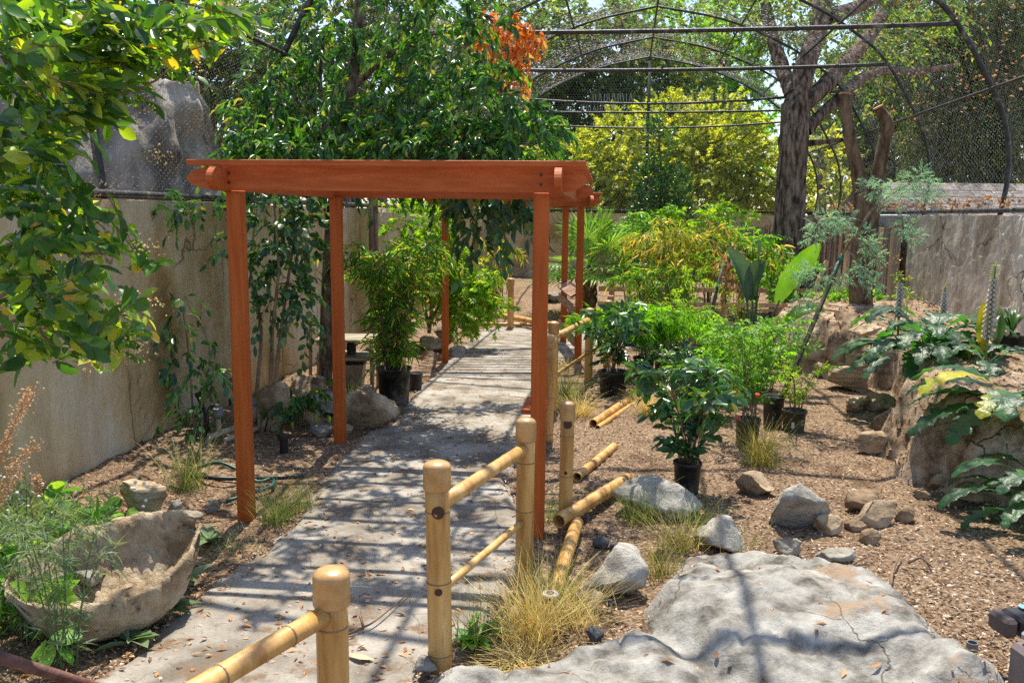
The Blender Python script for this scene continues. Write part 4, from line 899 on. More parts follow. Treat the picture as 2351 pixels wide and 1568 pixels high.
# ------------------------------------------------------------------ plants grown from stems
def grow(parent, rng, base, n, h, spread, mat, nsp=6, t0=.25, tl=.2, nl=8, LL=.08, WW=.03, T=T_POINT, ang=.8, droop=.4, r=.006, smat=None, arch=.3, jit=.04, lean=(0, 0), twigs=True, bend=0.0, stemparts=True):
    """n stems fan out from base to height h; sprays of leaves along each"""
    C, Dn = [], []; base = Vector(base); stems = MB()
    for i in range(n):
        az = 2 * math.pi * (i + rng.uniform(0, 1)) / n; sp = spread * rng.uniform(.25, 1.0); hh = h * rng.uniform(.7, 1.0)
        d = Vector((math.cos(az) * sp + lean[0], math.sin(az) * sp + lean[1], 0))
        p0 = base + Vector((rng.uniform(-jit, jit), rng.uniform(-jit, jit), 0))
        p1 = p0 + d * .35 + Vector((0, 0, hh * .5)); p2 = p0 + d * (.75 + arch * .2) + Vector((0, 0, hh * .88)); p3 = p0 + d * (1 + arch) + Vector((0, 0, hh * (1 - arch * .18)))
        P = curve([p0, p1, p2, p3], 12)
        if stemparts and n <= 10: MB().tube(P, np.linspace(r, r * .35, len(P)), 6).build('stem', smat or M['twig'], parent, smooth=True)
        else: stems.tube(P, np.linspace(r, r * .35, len(P)), 4, cap=False)
        for k in range(nsp):
            t = t0 + (1 - t0) * (k + rng.uniform(.2, 1.0)) / nsp; f = min(len(P) - 1.001, t * (len(P) - 1)); q = P[int(f)].lerp(P[int(f) + 1], f % 1)
            tang = (P[min(len(P) - 1, int(f) + 1)] - P[int(f)]).normalized()
            C.append(tuple(q)); o = rng.normal(size=3); o[2] *= .4; o = Vector(o / np.linalg.norm(o))
            Dn.append(tuple((tang * .55 + o * .8).normalized()))
    if not (stemparts and n <= 10): stems.build('stems', smat or M['twig'], parent, smooth=True)["kind"] = 'stuff'
    C, Dn = np.array(C), np.array(Dn)
    P, D, Nn, L_, W_, A, E = sprays(rng, C, Dn, tl, nl, LL, WW, ang, droop)
    VV, FF = leaves_arr(P, D, Nn, L_, W_, T); o = np_mesh('foliage', VV, FF, mat, parent); o["kind"] = 'stuff'
    if twigs:
        VV, FF = twig_mesh(A, E, .0018); np_mesh('twigs', VV, FF, smat or M['twig'], parent)["kind"] = 'stuff'
    return o
M['pot'] = surf('black_pot', [(0.3, (.018, .017, .016)), (0.6, (.045, .042, .040)), (0.8, (.10, .09, .08))], scale=7, rough=.55, bump=.1, spec=.35)
M['pot_dusty'] = surf('dusty_pot', [(0.35, (.010, .010, .010)), (0.52, (.05, .045, .04)), (0.68, (.16, .135, .115))], scale=5, rough=.7, bump=.1, spec=.25)
M['pot_green'] = surf('green_pot', [(0.3, (.045, .047, .030)), (0.7, (.085, .085, .058))], scale=6, rough=.55, bump=.08, spec=.35)
M['potsoil'] = plain('pot_soil', (.07, .045, .028), .95, bump=.6, var=.4)
def pot(parent, base, r, h, mat, taper=.84, rim=.025):
    prof_ = [(r * taper, 0), (r * (taper + .02), .01), (r * .97, h - rim), (r * 1.05, h - rim), (r * 1.06, h - rim * .2), (r * 1.03, h), (r * .96, h - .003), (r * .92, h * .8)]
    p = MB().lathe(base, prof_, 26).build('pot', mat, parent, smooth=False)
    p.data.polygons.foreach_set('use_smooth', np.array([len(f.vertices) == 4 for f in p.data.polygons]))
    MB().lathe(Vector(base) + Vector((0, 0, h * .86)), [(r * .93, -.01), (r * .93, 0), (r * .4, .012)], 20).build('soil', M['potsoil'], parent)
    return p
def potted(name, label, px, py, wpx, hpx, potmat, seed, group=None, **kw):
    rng = np.random.default_rng(seed); random.seed(seed); g = G(px, py, .03); r = S(wpx, g.y) / 2; g = g + Vector((0, r * .8, 0)); g.z = gz(g.x, g.y) - .004
    t = thing(name, label, 'potted plant', g, group); h = S(hpx, g.y); pot(t, g, r, h, potmat)
    if kw: grow(t, rng, g + Vector((0, 0, h * .84)), **kw)
    return t, g, r, h

# left side, from the wall to the path
t, g, r, h = potted('potted_bamboo', 'tall leafy bamboo in a large dusty black pot beside the path', 901, 926, 80, 88, M['pot_dusty'], 71,
    n=44, h=1.5, spread=.50, mat=M['lf_bamboo'], nsp=11, t0=.05, tl=.17, nl=7, LL=.12, WW=.019, T=T_LANCE, ang=.7, droop=.45, r=.005, arch=.45, smat=None, jit=.12)
t, g, r, h = potted('plant_pot', 'empty ribbed black pot behind the big bamboo pot', 952, 893, 34, 42, M['pot'], 72)
t["category"] = 'pot'
b = G(450, 1046, .05); rng = np.random.default_rng(73)
t = thing('climbing_shrub', 'glossy shrub drooping against the left wall above the valves', 'shrub', b)
for pts in ([(450, 1046, 7.1), (440, 900, 7.2), (430, 780, 7.3), (415, 700, 7.2), (395, 720, 7.0)], [(455, 1046, 7.1), (475, 900, 7.0), (480, 800, 6.9), (455, 730, 6.9), (420, 720, 6.9)], [(452, 1046, 7.1), (400, 950, 7.3), (360, 860, 7.3), (350, 800, 7.2)]):
    limb(t, px_pts(pts), .010, .003, M['bark_light'], 'stem', 6)
foliage(t, cpx([(450, 960, 7.0, 30, 85, 20), (425, 840, 7.1, 36, 55, 8), (478, 850, 6.9, 30, 50, 8), (355, 880, 7.2, 18, 60, 9), (410, 745, 7.0, 50, 26, 6), (470, 1010, 7.0, 30, 36, 9), (505, 850, 6.9, 14, 30, 3), (410, 690, 7.0, 50, 10, 4)]), M['lf_dark'], rng, tl=.20, nl=6, LL=.085, WW=.042, T=T_OVAL, droop=1.0, upb=-.3, shell=.05, ang=.7)
b = G(600, 1004, .05); rng = np.random.default_rng(74)
t = thing('laurel_shrub', 'tall shrub with pale bare stems behind the left pergola post', 'shrub', b)
for pts in ([(597, 1006, 7.45), (620, 900, 7.5), (625, 760, 7.5), (640, 620, 7.5), (630, 480, 7.6), (625, 380, 7.7)], [(610, 1000, 7.5), (628, 930, 7.5), (640, 800, 7.5), (660, 650, 7.6), (680, 520, 7.7), (690, 430, 7.8)], [(600, 1004, 7.45), (590, 900, 7.6), (600, 760, 7.7), (575, 620, 7.7), (590, 480, 7.7)]):
    limb(t, px_pts(pts), .022, .007, M['bark_light'], 'stem', 8)
foliage(t, cpx([(640, 500, 7.6, 45, 40, 20), (695, 530, 7.6, 30, 45, 16), (620, 590, 7.5, 30, 40, 13), (655, 640, 7.5, 40, 36, 17), (620, 690, 7.5, 26, 30, 10), (690, 690, 7.5, 26, 40, 12), (605, 540, 7.6, 20, 50, 7), (705, 750, 7.4, 16, 24, 3), (660, 470, 7.7, 55, 16, 8), (490, 480, 7.4, 60, 16, 6), (390, 470, 7.0, 60, 10, 5), (460, 465, 7.2, 50, 10, 4), (525, 560, 7.3, 14, 40, 4)]), M['lf_dark'], rng, tl=.22, nl=7, LL=.088, WW=.046, T=T_OVAL, droop=.55, upb=.0, shell=.1, ang=.85)
b = G(682, 992, .05); rng = np.random.default_rng(75)
t = thing('low_shrub', 'low glossy seedling shrub before the striped rock', 'shrub', b)
grow(t, rng, b, n=8, h=.40, spread=.32, mat=M['lf_laurel'], nsp=5, tl=.14, nl=6, LL=.085, WW=.036, droop=.7, r=.005)
# Japanese maple and slender bamboos by the far pergola
b = V(985, 752, 12.9); b.z = .05; rng = np.random.default_rng(76)
t = thing('japanese_maple', 'small bright green lace-leaf maple by the far pergola', 'tree', b)
for pts in ([(985, 765, 12.9), (990, 700, 12.9), (975, 620, 12.9), (985, 540, 13), (1000, 480, 13)], [(988, 740, 12.9), (1030, 660, 12.8), (1060, 600, 12.8)], [(985, 750, 12.9), (960, 650, 12.9), (940, 560, 12.9)]):
    limb(t, px_pts(pts), .03, .008, M['bark_light'], 'trunk' if len(pts) > 4 else 'branch', 8)
foliage(t, cpx([(985, 520, 13, 60, 50, 70), (950, 590, 12.9, 50, 60, 60), (1020, 580, 12.9, 50, 50, 60), (1000, 640, 12.8, 60, 40, 50), (1060, 660, 12.7, 50, 50, 70), (1080, 700, 12.6, 45, 40, 55), (930, 660, 12.9, 36, 50, 32), (1050, 720, 12.6, 40, 26, 32), (1120, 690, 12.7, 35, 30, 26), (940, 500, 13, 40, 30, 24)]), M['lf_jmaple'], rng, tl=.28, nl=9, LL=.085, WW=.085, T=T_MAPLE, droop=.3, shell=.1)
for k, (px, py, h_, lab) in enumerate(((1152, 700, 1.55, 'slender bamboo with drooping tips before the far wall'), (1075, 720, 1.0, 'thin young bamboo shoots beside the lace-leaf maple'), (1120, 712, .8, 'short bamboo sprigs on the bare soil by the bend'))):
    b = G(px, py, .15); rng = np.random.default_rng(77 + k); t = thing('bamboo_plant', lab, 'bamboo', b)
    grow(t, rng, b, n=7, h=h_, spread=.4, mat=M['lf_dry_bamboo'] if k == 0 else M['lf_bamboo'], nsp=9, t0=.2, tl=.22, nl=8, LL=.15, WW=.02, T=T_LANCE, droop=.8, arch=.5, r=.006)
# ------------------------------------------------------------------ things along the left wall
M['pvc'] = surf('pvc_cream', [(0.3, (.25, .21, .14)), (0.7, (.38, .33, .235))], scale=8, rough=.5, spec=.35, bump=.05)
M['pvc_grey'] = plain('valve_grey', (.16, .17, .18), .5)
M['black_plastic'] = plain('black_plastic', (.015, .015, .016), .45)
def valves():
    o = G(478, 1032, .05); t = thing('valve_manifold', 'row of irrigation valves on cream pipes by the left wall', 'valves', o)
    d = Vector((.34, 1.0, 0)).normalized()
    MB().tube([o + Vector((0, 0, -.02)), o + Vector((0, 0, .07)), o + d * .03 + Vector((0, 0, .10)), o + d * .95 + Vector((0, 0, .10))], .026, 10).build('manifold_pipe', M['pvc'], t, smooth=True)
    MB().tube([o + d * .1 + Vector((.07, 0, .05)), o + d * .95 + Vector((.07, 0, .05))], .024, 10).build('supply_pipe', M['pvc'], t, smooth=True)
    for i in range(4):
        b = o + d * (.14 + .25 * i)
        v = MB().tube([b + Vector((0, 0, .10)), b + Vector((0, 0, .24))], .024, 10).build('riser', M['pvc'], t, smooth=True)
        MB().lathe(b + Vector((0, 0, .24)), [(.03, 0), (.045, .01), (.05, .03), (.05, .05), (.043, .055), (.043, .075), (.02, .085), (.018, .11)], 14).build('valve_body', M['pvc_grey'], v)
        MB().lathe(b + Vector((-.045, 0, .29)), [(.02, 0), (.02, .06)], 10).build('solenoid', M['black_plastic'], v)
valves()
b0 = G(478, 1040, .05)
M['hose_g'] = plain('green_hose', (.012, .075, .05), .45)
def hose(label, pts, r, mat, cat='hose'):
    P = curve(pts, 40); o = MB().tube(P, r, 8).build('garden_hose', mat, None, smooth=True, base=P[0]); return tag(o, label, cat)
hose('green garden hose looping behind the left pergola post', [G(450, 1075, .08), G(500, 1062, .16), G(545, 1078, .12), G(590, 1105, .06), G(625, 1098, .06), G(624, 1115, .05), G(585, 1130, .05), G(520, 1150, .04)], .013, M['hose_g'])
hose('black hose lying straight across the soil behind the left post', [G(440, 1092, .08), G(500, 1098, .09), G(570, 1098, .07), G(650, 1096, .06), G(700, 1092, .05)], .016, M['black_plastic'])
hose('black hose bending up behind the wall shrub', [G(455, 1050, .05), V(468, 1010, 7.0), V(475, 960, 7.0), V(465, 930, 7.05), V(452, 905, 7.15)], .02, M['black_plastic'])
hose('thin white conduit standing against the wall by the tree trunk', [V(713, 880, 9.6), V(713, 800, 9.6), V(713, 735, 9.6)], .02, M['pvc'], 'pipe')
o = G(652, 1030, .05); tag(MB().lathe(o - Vector((0, 0, .04)), [(.035, 0), (.035, .13), (.05, .13), (.05, .16), (.03, .165)], 14).build('sprinkler_head', M['black_plastic'], None, base=o), 'short black sprinkler riser between the pale stems and the path', 'sprinkler')
def rack():
    o = G(855, 903, .03); t = thing('plastic_rack', 'cream plastic two-tier rack behind the potted bamboo', 'rack', o); W_, D_ = -.58, .42
    c = lambda x, y, z: Vector((o.x + x, o.y + y, z))
    for x in (0, W_):
        for y in (0, D_): MB().tube([c(x, y, 0), c(x, y, .62)], .024, 10).build('leg', M['pvc'], t, smooth=True)
    for z in (.41, .61):
        MB().bbox(c(W_ / 2, D_ / 2, z), (abs(W_) + .07, D_ + .07, .035), None, .012).build('shelf', M['pvc'], t)
    b_ = c(W_ * .42, D_ * .6, .03); t2 = thing('storage_bin', 'beige plastic bin with a black lid under the cream rack', 'bin', b_)
    MB().lathe(b_, [(.13, 0), (.165, .26), (.175, .26), (.175, .29), (.15, .29)], 4, Matrix.Rotation(.785, 3, 'Z')).build('tub', M['pvc'], t2)
    MB().bbox(b_ + Vector((0, 0, .305)), (.27, .27, .03), None, .008).build('lid', M['black_plastic'], t2)
    k = c(W_ * .45, D_ * .5, .4275); tag(MB().lathe(k, [(.05, 0), (.055, .12), (.045, .125), (.045, .14)], 14).build('plant_pot', M['pot'], None, base=k), 'small dark pot on the lower shelf of the cream rack', 'pot')
rack()
def can():
    o = G(843, 912, .03); t = thing('paint_can', 'small paint can with a blue and white label beneath the rack', 'can', o)
    MB().lathe(o, [(.05, 0), (.05, .12), (.052, .122), (.052, .128), (.044, .128), (.044, .12)], 18).build('can_body', plain('tin', (.35, .34, .33), .4), t)
    m1, m2 = plain('label_blue', (.03, .09, .17), .5), plain('label_white', (.5, .5, .48), .6)
    for a0, a1, m_ in ((3.3, 4.9, m1), (4.95, 5.9, m2)):
        P = [(math.cos(x) * .0515, math.sin(x) * .0515) for x in np.linspace(a0, a1, 8)]
        vs = [(o.x + x, o.y + y, o.z + z) for z in (.012, .108) for x, y in P]; MB().add(vs, [(i, i + 1, i + 9, i + 8) for i in range(7)]).build('label', m_, t)
can()
o = G(868, 705, 0); pp = V(868, 705, 12.2); pp.z = 0
tag(MB().bbox(Vector((pp.x - .05, pp.y, 1.05)), (.12, .10, 2.3), None, .008).build('timber_post', M['wood_grey'], None, base=Vector((pp.x, pp.y, -.1))), 'weathered timber post against the left wall behind the bamboo', 'post')

# ------------------------------------------------------------------ weeds by the trough
def tuft(label, px, py, n, h, spread, mat, seed, wd=.004, droop=.55, name='grass_tuft', z=None, base=None, jit=.06, splay=1.0):
    rng = np.random.default_rng(seed); g = base if base is not None else G(px, py, .02)
    if base is None: g.z = (gz(g.x, g.y) if z is None else z)
    az = rng.uniform(0, 2 * math.pi, n); sp = spread * np.sqrt(rng.uniform(.02, 1, n)) * splay; hh = h * rng.uniform(.45, 1.0, n)
    b0 = np.stack([g.x + rng.normal(0, jit, n), g.y + rng.normal(0, jit, n), np.full(n, g.z - .01)], 1)
    dx, dy = np.cos(az) * sp, np.sin(az) * sp; k = 6; ts = np.linspace(0, 1, k); rows = []
    side = np.stack([-np.sin(az + rng.normal(0, .8, n)), np.cos(az + rng.normal(0, .8, n)), np.zeros(n)], 1)
    for t in ts:
        p = b0 + np.stack([dx * t ** 1.3, dy * t ** 1.3, hh * (t - droop * .5 * t ** 3 * (sp / spread))], 1)
        wv = wd * (1 - t * .9) * rng.uniform(.7, 1.3, n)[:, None]
        rows += [p - side * wv / 2, p + side * wv / 2]
    VV = np.stack(rows, 1).reshape(-1, 3); q = np.arange(n)[:, None, None] * (2 * k)
    F = np.array([(2 * i, 2 * i + 1, 2 * i + 3, 2 * i + 2) for i in range(k - 1)])[None] + q
    return tag(np_mesh(name, VV, F.reshape(-1, 4), mat, None, base=g), label, 'grass')
tuft('green rush-like grass clump against the left wall before the valves', 432, 1135, 170, .55, .42, M['lf_green_grass'], 81)
tuft('green grass clump beside the foot of the left pergola post', 632, 1195, 180, .42, .32, M['lf_green_grass'], 82)
tuft('dark grass clump on the path edge behind the left pergola post', 690, 1168, 130, .33, .2, M['lf_green_grass'], 83)
tuft('thin flattened green grass on the path edge below the left post', 545, 1262, 50, .14, .35, M['lf_green_grass'], 84)
tuft('small wiry grass in the shade beside the paint can', 812, 925, 90, .34, .16, M['lf_green_grass'], 85)
def fleabane(label, px, py, n, h, spread, seed, name='fleabane_weed'):
    rng = np.random.default_rng(seed); random.seed(seed); b = G(px, py, .03); b.z = gz(b.x, b.y); t = thing(name, label, 'weed', b)
    grow(t, rng, b, n=n, h=h, spread=spread, mat=M['lf_weed'], nsp=16, t0=.05, tl=.07, nl=6, LL=.065, WW=.006, T=T_BLADE, droop=.3, r=.004, smat=M['lf_weed'], arch=.15, twigs=False)
    return t
fleabane('tall feathery green weed standing before the stone trough', 150, 1525, 8, .78, .22, 86)
fleabane('feathery green weed growing over the left end of the trough', 75, 1470, 7, .70, .28, 87)
rng = np.random.default_rng(88)
b = G(60, 1300, .05); t = thing('broadleaf_weeds', 'patch of broad-leaved weeds with white puff flowers behind the trough', 'weed', b)
foliage(t, [(G(x, y, .12) , (.25, .25, .10), n) for x, y, n in ((20, 1260, 26), (90, 1270, 26), (150, 1290, 20), (60, 1340, 22), (10, 1380, 20), (180, 1240, 14), (110, 1200, 14), (30, 1190, 16), (240, 1230, 8), (20, 1450, 14))], M['lf_broad'], rng, tl=.12, nl=4, LL=.14, WW=.08, T=T_OVAL, droop=.4, upb=.5, shell=.05)
foliage(t, [(G(x, y, .30), (.18, .18, .16), n) for x, y, n in ((20, 1230, 40), (90, 1240, 40), (160, 1260, 26), (40, 1180, 24), (230, 1220, 12))], M['lf_weed'], rng, tl=.16, nl=9, LL=.06, WW=.008, T=T_BLADE, droop=.1, upb=.9, shell=.05, name='stems_foliage')
M['puff'] = plain('white_puff', (.62, .60, .52), .9)
pv = []
for i in range(30):
    x, y = random.choice(((30, 1170), (60, 1190), (110, 1200), (20, 1140), (90, 1160), (320, 1150))); q = V(x + random.uniform(-30, 30), y - 10 + random.uniform(-50, 40), 4.5 + random.uniform(-.2, .3))
    MB().lathe(q, [(.002, -.008), (.009, -.003), (.010, .003), (.006, .008), (.001, .01)], 7).build('flower', M['puff'], t, smooth=True)
def dock(label, pts, seed):
    rng = np.random.default_rng(seed); P = px_pts(pts); Pc = curve(P, 30); b = Vector((P[0].x, P[0].y, gz(P[0].x, P[0].y))); t = thing('dock_stalk', label, 'weed', b)
    MB().tube([b] + Pc, [.006] + list(np.linspace(.005, .0015, len(Pc))), 6).build('stem', M['seed'], t, smooth=True)
    n = 230; k = rng.integers(6, len(Pc), n); C = np.array([tuple(Pc[i]) for i in k]) + rng.normal(0, .016, (n, 3))
    VV, FF = leaves_arr(C, rnd_dirs(n, rng), rnd_dirs(n, rng), np.full(n, .013), np.full(n, .011), T_DIA); np_mesh('seed_heads', VV, FF, M['seed'], t)["kind"] = 'stuff'
dock('tall rusty dock seed stalk leaning right at the far left wall', [(-30, 1200, 4.0), (0, 1060, 4.0), (40, 960, 4.0), (80, 890, 4.0)], 91)
dock('rusty dock seed stalk with a dense tip before the left wall', [(-40, 1250, 3.9), (-20, 1080, 3.9), (15, 1010, 3.9), (45, 945, 3.9), (62, 900, 3.9)], 92)
dock('short rusty dock seed stalk bending low before the left wall', [(-30, 1300, 4.0), (0, 1130, 4.0), (40, 1060, 4.0), (85, 1020, 4.0)], 93)
dock('upright rusty seed stalk among the white puff flowers', [(85, 1290, 4.5), (85, 1200, 4.5), (86, 1120, 4.5), (84, 1095, 4.5)], 94)
dock('brown dock stalk bent towards the trough', [(-40, 1330, 3.8), (-15, 1180, 3.8), (20, 1120, 3.8), (50, 1075, 3.8)], 95)
for k, (px, py, lab) in enumerate(((385, 1400, 'broad grey-green leaf rosette under the trough'), (300, 1470, 'ragged green rosette in the trough shade'), (425, 1335, 'small leafy weed at the right end of the trough'), (480, 1240, 'small weed on the soil behind the path edge'), (1090, 1470, 'bright green plantain at the foot of the railing'))):
    rng = np.random.default_rng(100 + k); b = G(px, py, .03); t = thing('weed_rosette', lab, 'weed', b)
    n = 8 + 2 * k; az = rng.uniform(0, 6.28, n); D = np.stack([np.cos(az), np.sin(az), rng.uniform(.1, .7, n)], 1)
    VV, FF = leaves_arr(np.tile(np.array(b), (n, 1)) + rng.normal(0, .012, (n, 3)) * np.array([1, 1, .2]), D, np.tile([0, 0, 1.0], (n, 1)), rng.uniform(.05, .19, n), rng.uniform(.03, .085, n), T_OVAL if k % 2 else T_POINT); np_mesh('leaf_rosette', VV, FF, M['lf_weed'] if k < 4 else M['lf_broad'], t)

# ------------------------------------------------------------------ privet reaching in from the near left
def leaf_obj_mat():
    m, t, out = _new('leaf_privet_single'); L = t.links.new; oi = N(t, "ShaderNodeObjectInfo")
    r = ramp(t, [(0.0, (.03, .08, .02)), (.45, (.055, .15, .022)), (.75, (.14, .26, .025)), (.95, (.30, .38, .035)), (1.0, (.5, .3, .045))]); L(oi.outputs['Random'], r.inputs[0])
    p = N(t, "ShaderNodeBsdfPrincipled"); L(r.outputs[0], p.inputs['Base Color']); p.inputs['Roughness'].default_value = .32
    tr = N(t, "ShaderNodeBsdfTranslucent"); mu = N(t, "ShaderNodeMix", data_type='RGBA', blend_type='MULTIPLY'); mu.inputs[0].default_value = 1; L(r.outputs[0], mu.inputs[6]); mu.inputs[7].default_value = (1.8, 1.7, .4, 1); L(mu.outputs[2], tr.inputs[0])
    mx = N(t, "ShaderNodeMixShader"); mx.inputs[0].default_value = .5; L(p.outputs[0], mx.inputs[1]); L(tr.outputs[0], mx.inputs[2]); L(mx.outputs[0], out.inputs[0]); return m
def privet():
    rng = np.random.default_rng(120); random.seed(120)
    b = Vector((-1.95, 2.45, 0)); t = thing('privet_shrub', 'privet branches with glossy oval leaves and tan buds hanging in from the side', 'shrub', b)
    K = [(100, 50, 60, 60, 20), (230, 60, 80, 60, 26), (370, 70, 80, 50, 24), (490, 50, 60, 30, 12), (545, 20, 40, 20, 5), (60, 170, 70, 60, 20), (180, 170, 70, 60, 22), (280, 175, 60, 45, 16), (390, 120, 45, 36, 8), (60, 300, 60, 60, 15), (170, 290, 60, 60, 16), (235, 255, 40, 40, 7),
         (50, 420, 60, 60, 15), (140, 420, 60, 60, 14), (220, 480, 40, 50, 7), (60, 550, 60, 50, 16), (170, 550, 60, 50, 15), (270, 565, 50, 35, 10), (345, 575, 25, 16, 3), (60, 660, 60, 50, 15), (170, 680, 70, 45, 17), (270, 700, 50, 35, 11), (330, 730, 22, 20, 3), (90, 770, 60, 30, 10), (200, 790, 50, 26, 6), (290, 770, 36, 26, 5)]
    C, Dn = [], []
    for x, y, a, c, n in K:
        for _ in range(n if y < 120 else int(n * .62)):
            C.append(tuple(V(x + rng.uniform(-a, a), y + rng.uniform(-c, c), rng.uniform(2.15, 2.75)))); Dn.append((.75 + rng.normal() * .4, rng.normal() * .5, .05 + rng.normal() * .45))
    C, Dn = np.array(C), unit(np.array(Dn)); C = C - Dn * .13
    P, D, Nn, L_, W_, A, E = sprays(rng, C, Dn, .15, 10, .056, .029, .85, .25, lv=.42)
    order = np.argsort(P[:, 1]); big, rest = order[:300], order[300:]
    VV, FF = leaves_arr(P[rest], D[rest], Nn[rest], L_[rest], W_[rest], T_OVAL); np_mesh('foliage', VV, FF, M['lf_fore'], t)["kind"] = 'stuff'
    VV, FF = twig_mesh(A, E, .0022); np_mesh('twigs', VV, FF, M['twig'], t)["kind"] = 'stuff'
    me = bpy.data.meshes.new('leaf'); me.from_pydata([tuple(v) for v in T_OVAL[0]], [], [tuple(f) for f in T_OVAL[1]]); me.materials.append(leaf_obj_mat())
    Dd = unit(D); Sd = unit(np.cross(Dd, Nn)); N2 = np.cross(Sd, Dd)
    for i in big:
        o = bpy.data.objects.new('leaf', me); COL.objects.link(o); o.parent = t
        M4 = Matrix([[Sd[i][k] * W_[i], Dd[i][k] * L_[i], N2[i][k] * L_[i], P[i][k] - b[k]] for k in range(3)] + [[0, 0, 0, 1]]); o.matrix_local = M4
    # branches
    limb(t, [b, b + Vector((.05, 0, 1.2)), b + Vector((.15, .0, 2.6)), b + Vector((.3, -.05, 3.4))], .03, .012, M['bark_light'], 'trunk')
    for y0, pts in ((2.55, [(60, 60), (260, 90), (430, 60), (540, 20)]), (2.3, [(60, 200), (200, 220), (330, 200), (400, 150)]), (1.9, [(40, 420), (120, 440), (210, 470), (250, 520)]), (1.7, [(30, 560), (150, 580), (270, 580), (350, 570)]), (1.5, [(30, 660), (150, 700), (260, 720), (330, 730)]), (1.4, [(20, 740), (120, 790), (220, 800)]), (2.1, [(40, 330), (150, 320), (260, 280)])):
        limb(t, [b + Vector((.08, 0, y0 - .1))] + [V(x, y, 2.45) for x, y in pts], .008, .002, M['bark_light'], 'branch', 6)
    # bud clusters
    Q = []
    for x, y in ((240, 110), (420, 60), (470, 100), (500, 60), (340, 240), (360, 350), (270, 140), (200, 600), (260, 720), (300, 690), (330, 560), (345, 700), (120, 740), (180, 710), (60, 620), (220, 430), (280, 810), (210, 830), (310, 800), (150, 620), (540, 10), (455, 150)):
        c = V(x, y, rng.uniform(2.2, 2.6)); Q.append(np.array(c) + rng.normal(0, .018, (46, 3)) * np.array([1.3, 1, .9]))
    Q = np.concatenate(Q); n = len(Q); VV, FF = leaves_arr(Q, rnd_dirs(n, rng), rnd_dirs(n, rng), np.full(n, .0075), np.full(n, .006), T_DIA); np_mesh('flower_buds', VV, FF, M['bud'], t)["kind"] = 'stuff'
privet()
M['rust'] = surf('rusty_pipe', [(0.3, (.07, .028, .020)), (0.6, (.17, .075, .052)), (0.8, (.24, .13, .10))], scale=14, rough=.6, bump=.3, spec=.35)
o = tag(MB().tube([V(-120, 1470, 2.2), V(195, 1570, 2.45), V(420, 1650, 2.7)], .017, 12).build('rusty_pipe', M['rust'], None, smooth=True, base=G(190, 1568, 0)), 'rusty red handrail pipe crossing before the weeds', 'pipe')

# ------------------------------------------------------------------ broad leaves drawn along a midrib
def ribbon(P, Wd, hint, fold=.3, curl=.25, fwd=.3, ncol=5, wave=0.0, seed=0):
    P = [Vector(p) for p in P]; n = len(P); vs = []; hint = Vector(hint)
    for i in range(n):
        T = (P[min(i + 1, n - 1)] - P[max(i - 1, 0)]).normalized(); Sd = T.cross(hint)
        if Sd.length < 1e-4: Sd = T.cross(Vector((.3, .5, .2)))
        Sd.normalize(); Nn = Sd.cross(T)
        for c in np.linspace(-1, 1, ncol):
            a = abs(c); w_ = Wd[i]
            vs.append(P[i] + Sd * (c * w_) + Nn * (fold * a * w_ - curl * a * a * w_ + wave * w_ * a * math.sin(i * 1.9 + seed + 2 * c)) + T * (fwd * a * w_))
    f = [(i * ncol + j, i * ncol + j + 1, (i + 1) * ncol + j + 1, (i + 1) * ncol + j) for i in range(n - 1) for j in range(ncol - 1)]
    return vs, f
def veined(name, stops, rough, tint, trans, vein, vs_):
    """a big leaf with noise-mottled colour"""
    m, t, out = _new(name); L = t.links.new; tc = N(t, "ShaderNodeTexCoord"); n1 = N(t, "ShaderNodeTexNoise", i_Scale=vs_, i_Detail=4.0); L(tc.outputs['Object'], n1.inputs['Vector'])
    r = ramp(t, stops); L(n1.outputs[0], r.inputs[0]); oi = N(t, "ShaderNodeObjectInfo"); mr = N(t, "ShaderNodeMapRange"); L(oi.outputs['Random'], mr.inputs[0]); mr.inputs[3].default_value = .75; mr.inputs[4].default_value = 1.35
    hs = N(t, "ShaderNodeHueSaturation"); L(r.outputs[0], hs.inputs['Color']); L(mr.outputs[0], hs.inputs['Value'])
    p = N(t, "ShaderNodeBsdfPrincipled"); L(hs.outputs[0], p.inputs['Base Color']); p.inputs['Roughness'].default_value = rough
    nb = N(t, "ShaderNodeTexNoise", i_Scale=vs_ * 6, i_Detail=3.0); L(tc.outputs['Object'], nb.inputs['Vector']); b = N(t, "ShaderNodeBump"); b.inputs['Strength'].default_value = .35; b.inputs['Distance'].default_value = .02; L(nb.outputs[0], b.inputs['Height']); L(b.outputs[0], p.inputs['Normal'])
    tr = N(t, "ShaderNodeBsdfTranslucent"); mu = N(t, "ShaderNodeMix", data_type='RGBA', blend_type='MULTIPLY'); mu.inputs[0].default_value = 1; L(hs.outputs[0], mu.inputs[6]); mu.inputs[7].default_value = (*tint, 1); L(mu.outputs[2], tr.inputs[0])
    mx = N(t, "ShaderNodeMixShader"); mx.inputs[0].default_value = trans; L(p.outputs[0], mx.inputs[1]); L(tr.outputs[0], mx.inputs[2]); L(mx.outputs[0], out.inputs[0]); return m
M['bl_acanthus'] = veined('acanthus_leaf', [(.35, (.014, .055, .02)), (.55, (.03, .10, .03)), (.75, (.06, .16, .04))], .42, (2.2, 2.4, .5), .42, None, 6)
M['bl_acanthus_y'] = veined('acanthus_leaf_yellow', [(.35, (.10, .18, .02)), (.52, (.38, .36, .02)), (.75, (.55, .42, .03))], .4, (1.3, 1.2, .5), .4, None, 5)
M['bl_bop'] = veined('paddle_leaf', [(.3, (.09, .22, .04)), (.7, (.15, .30, .05))], .32, (1.9, 1.9, .3), .68, None, 4)
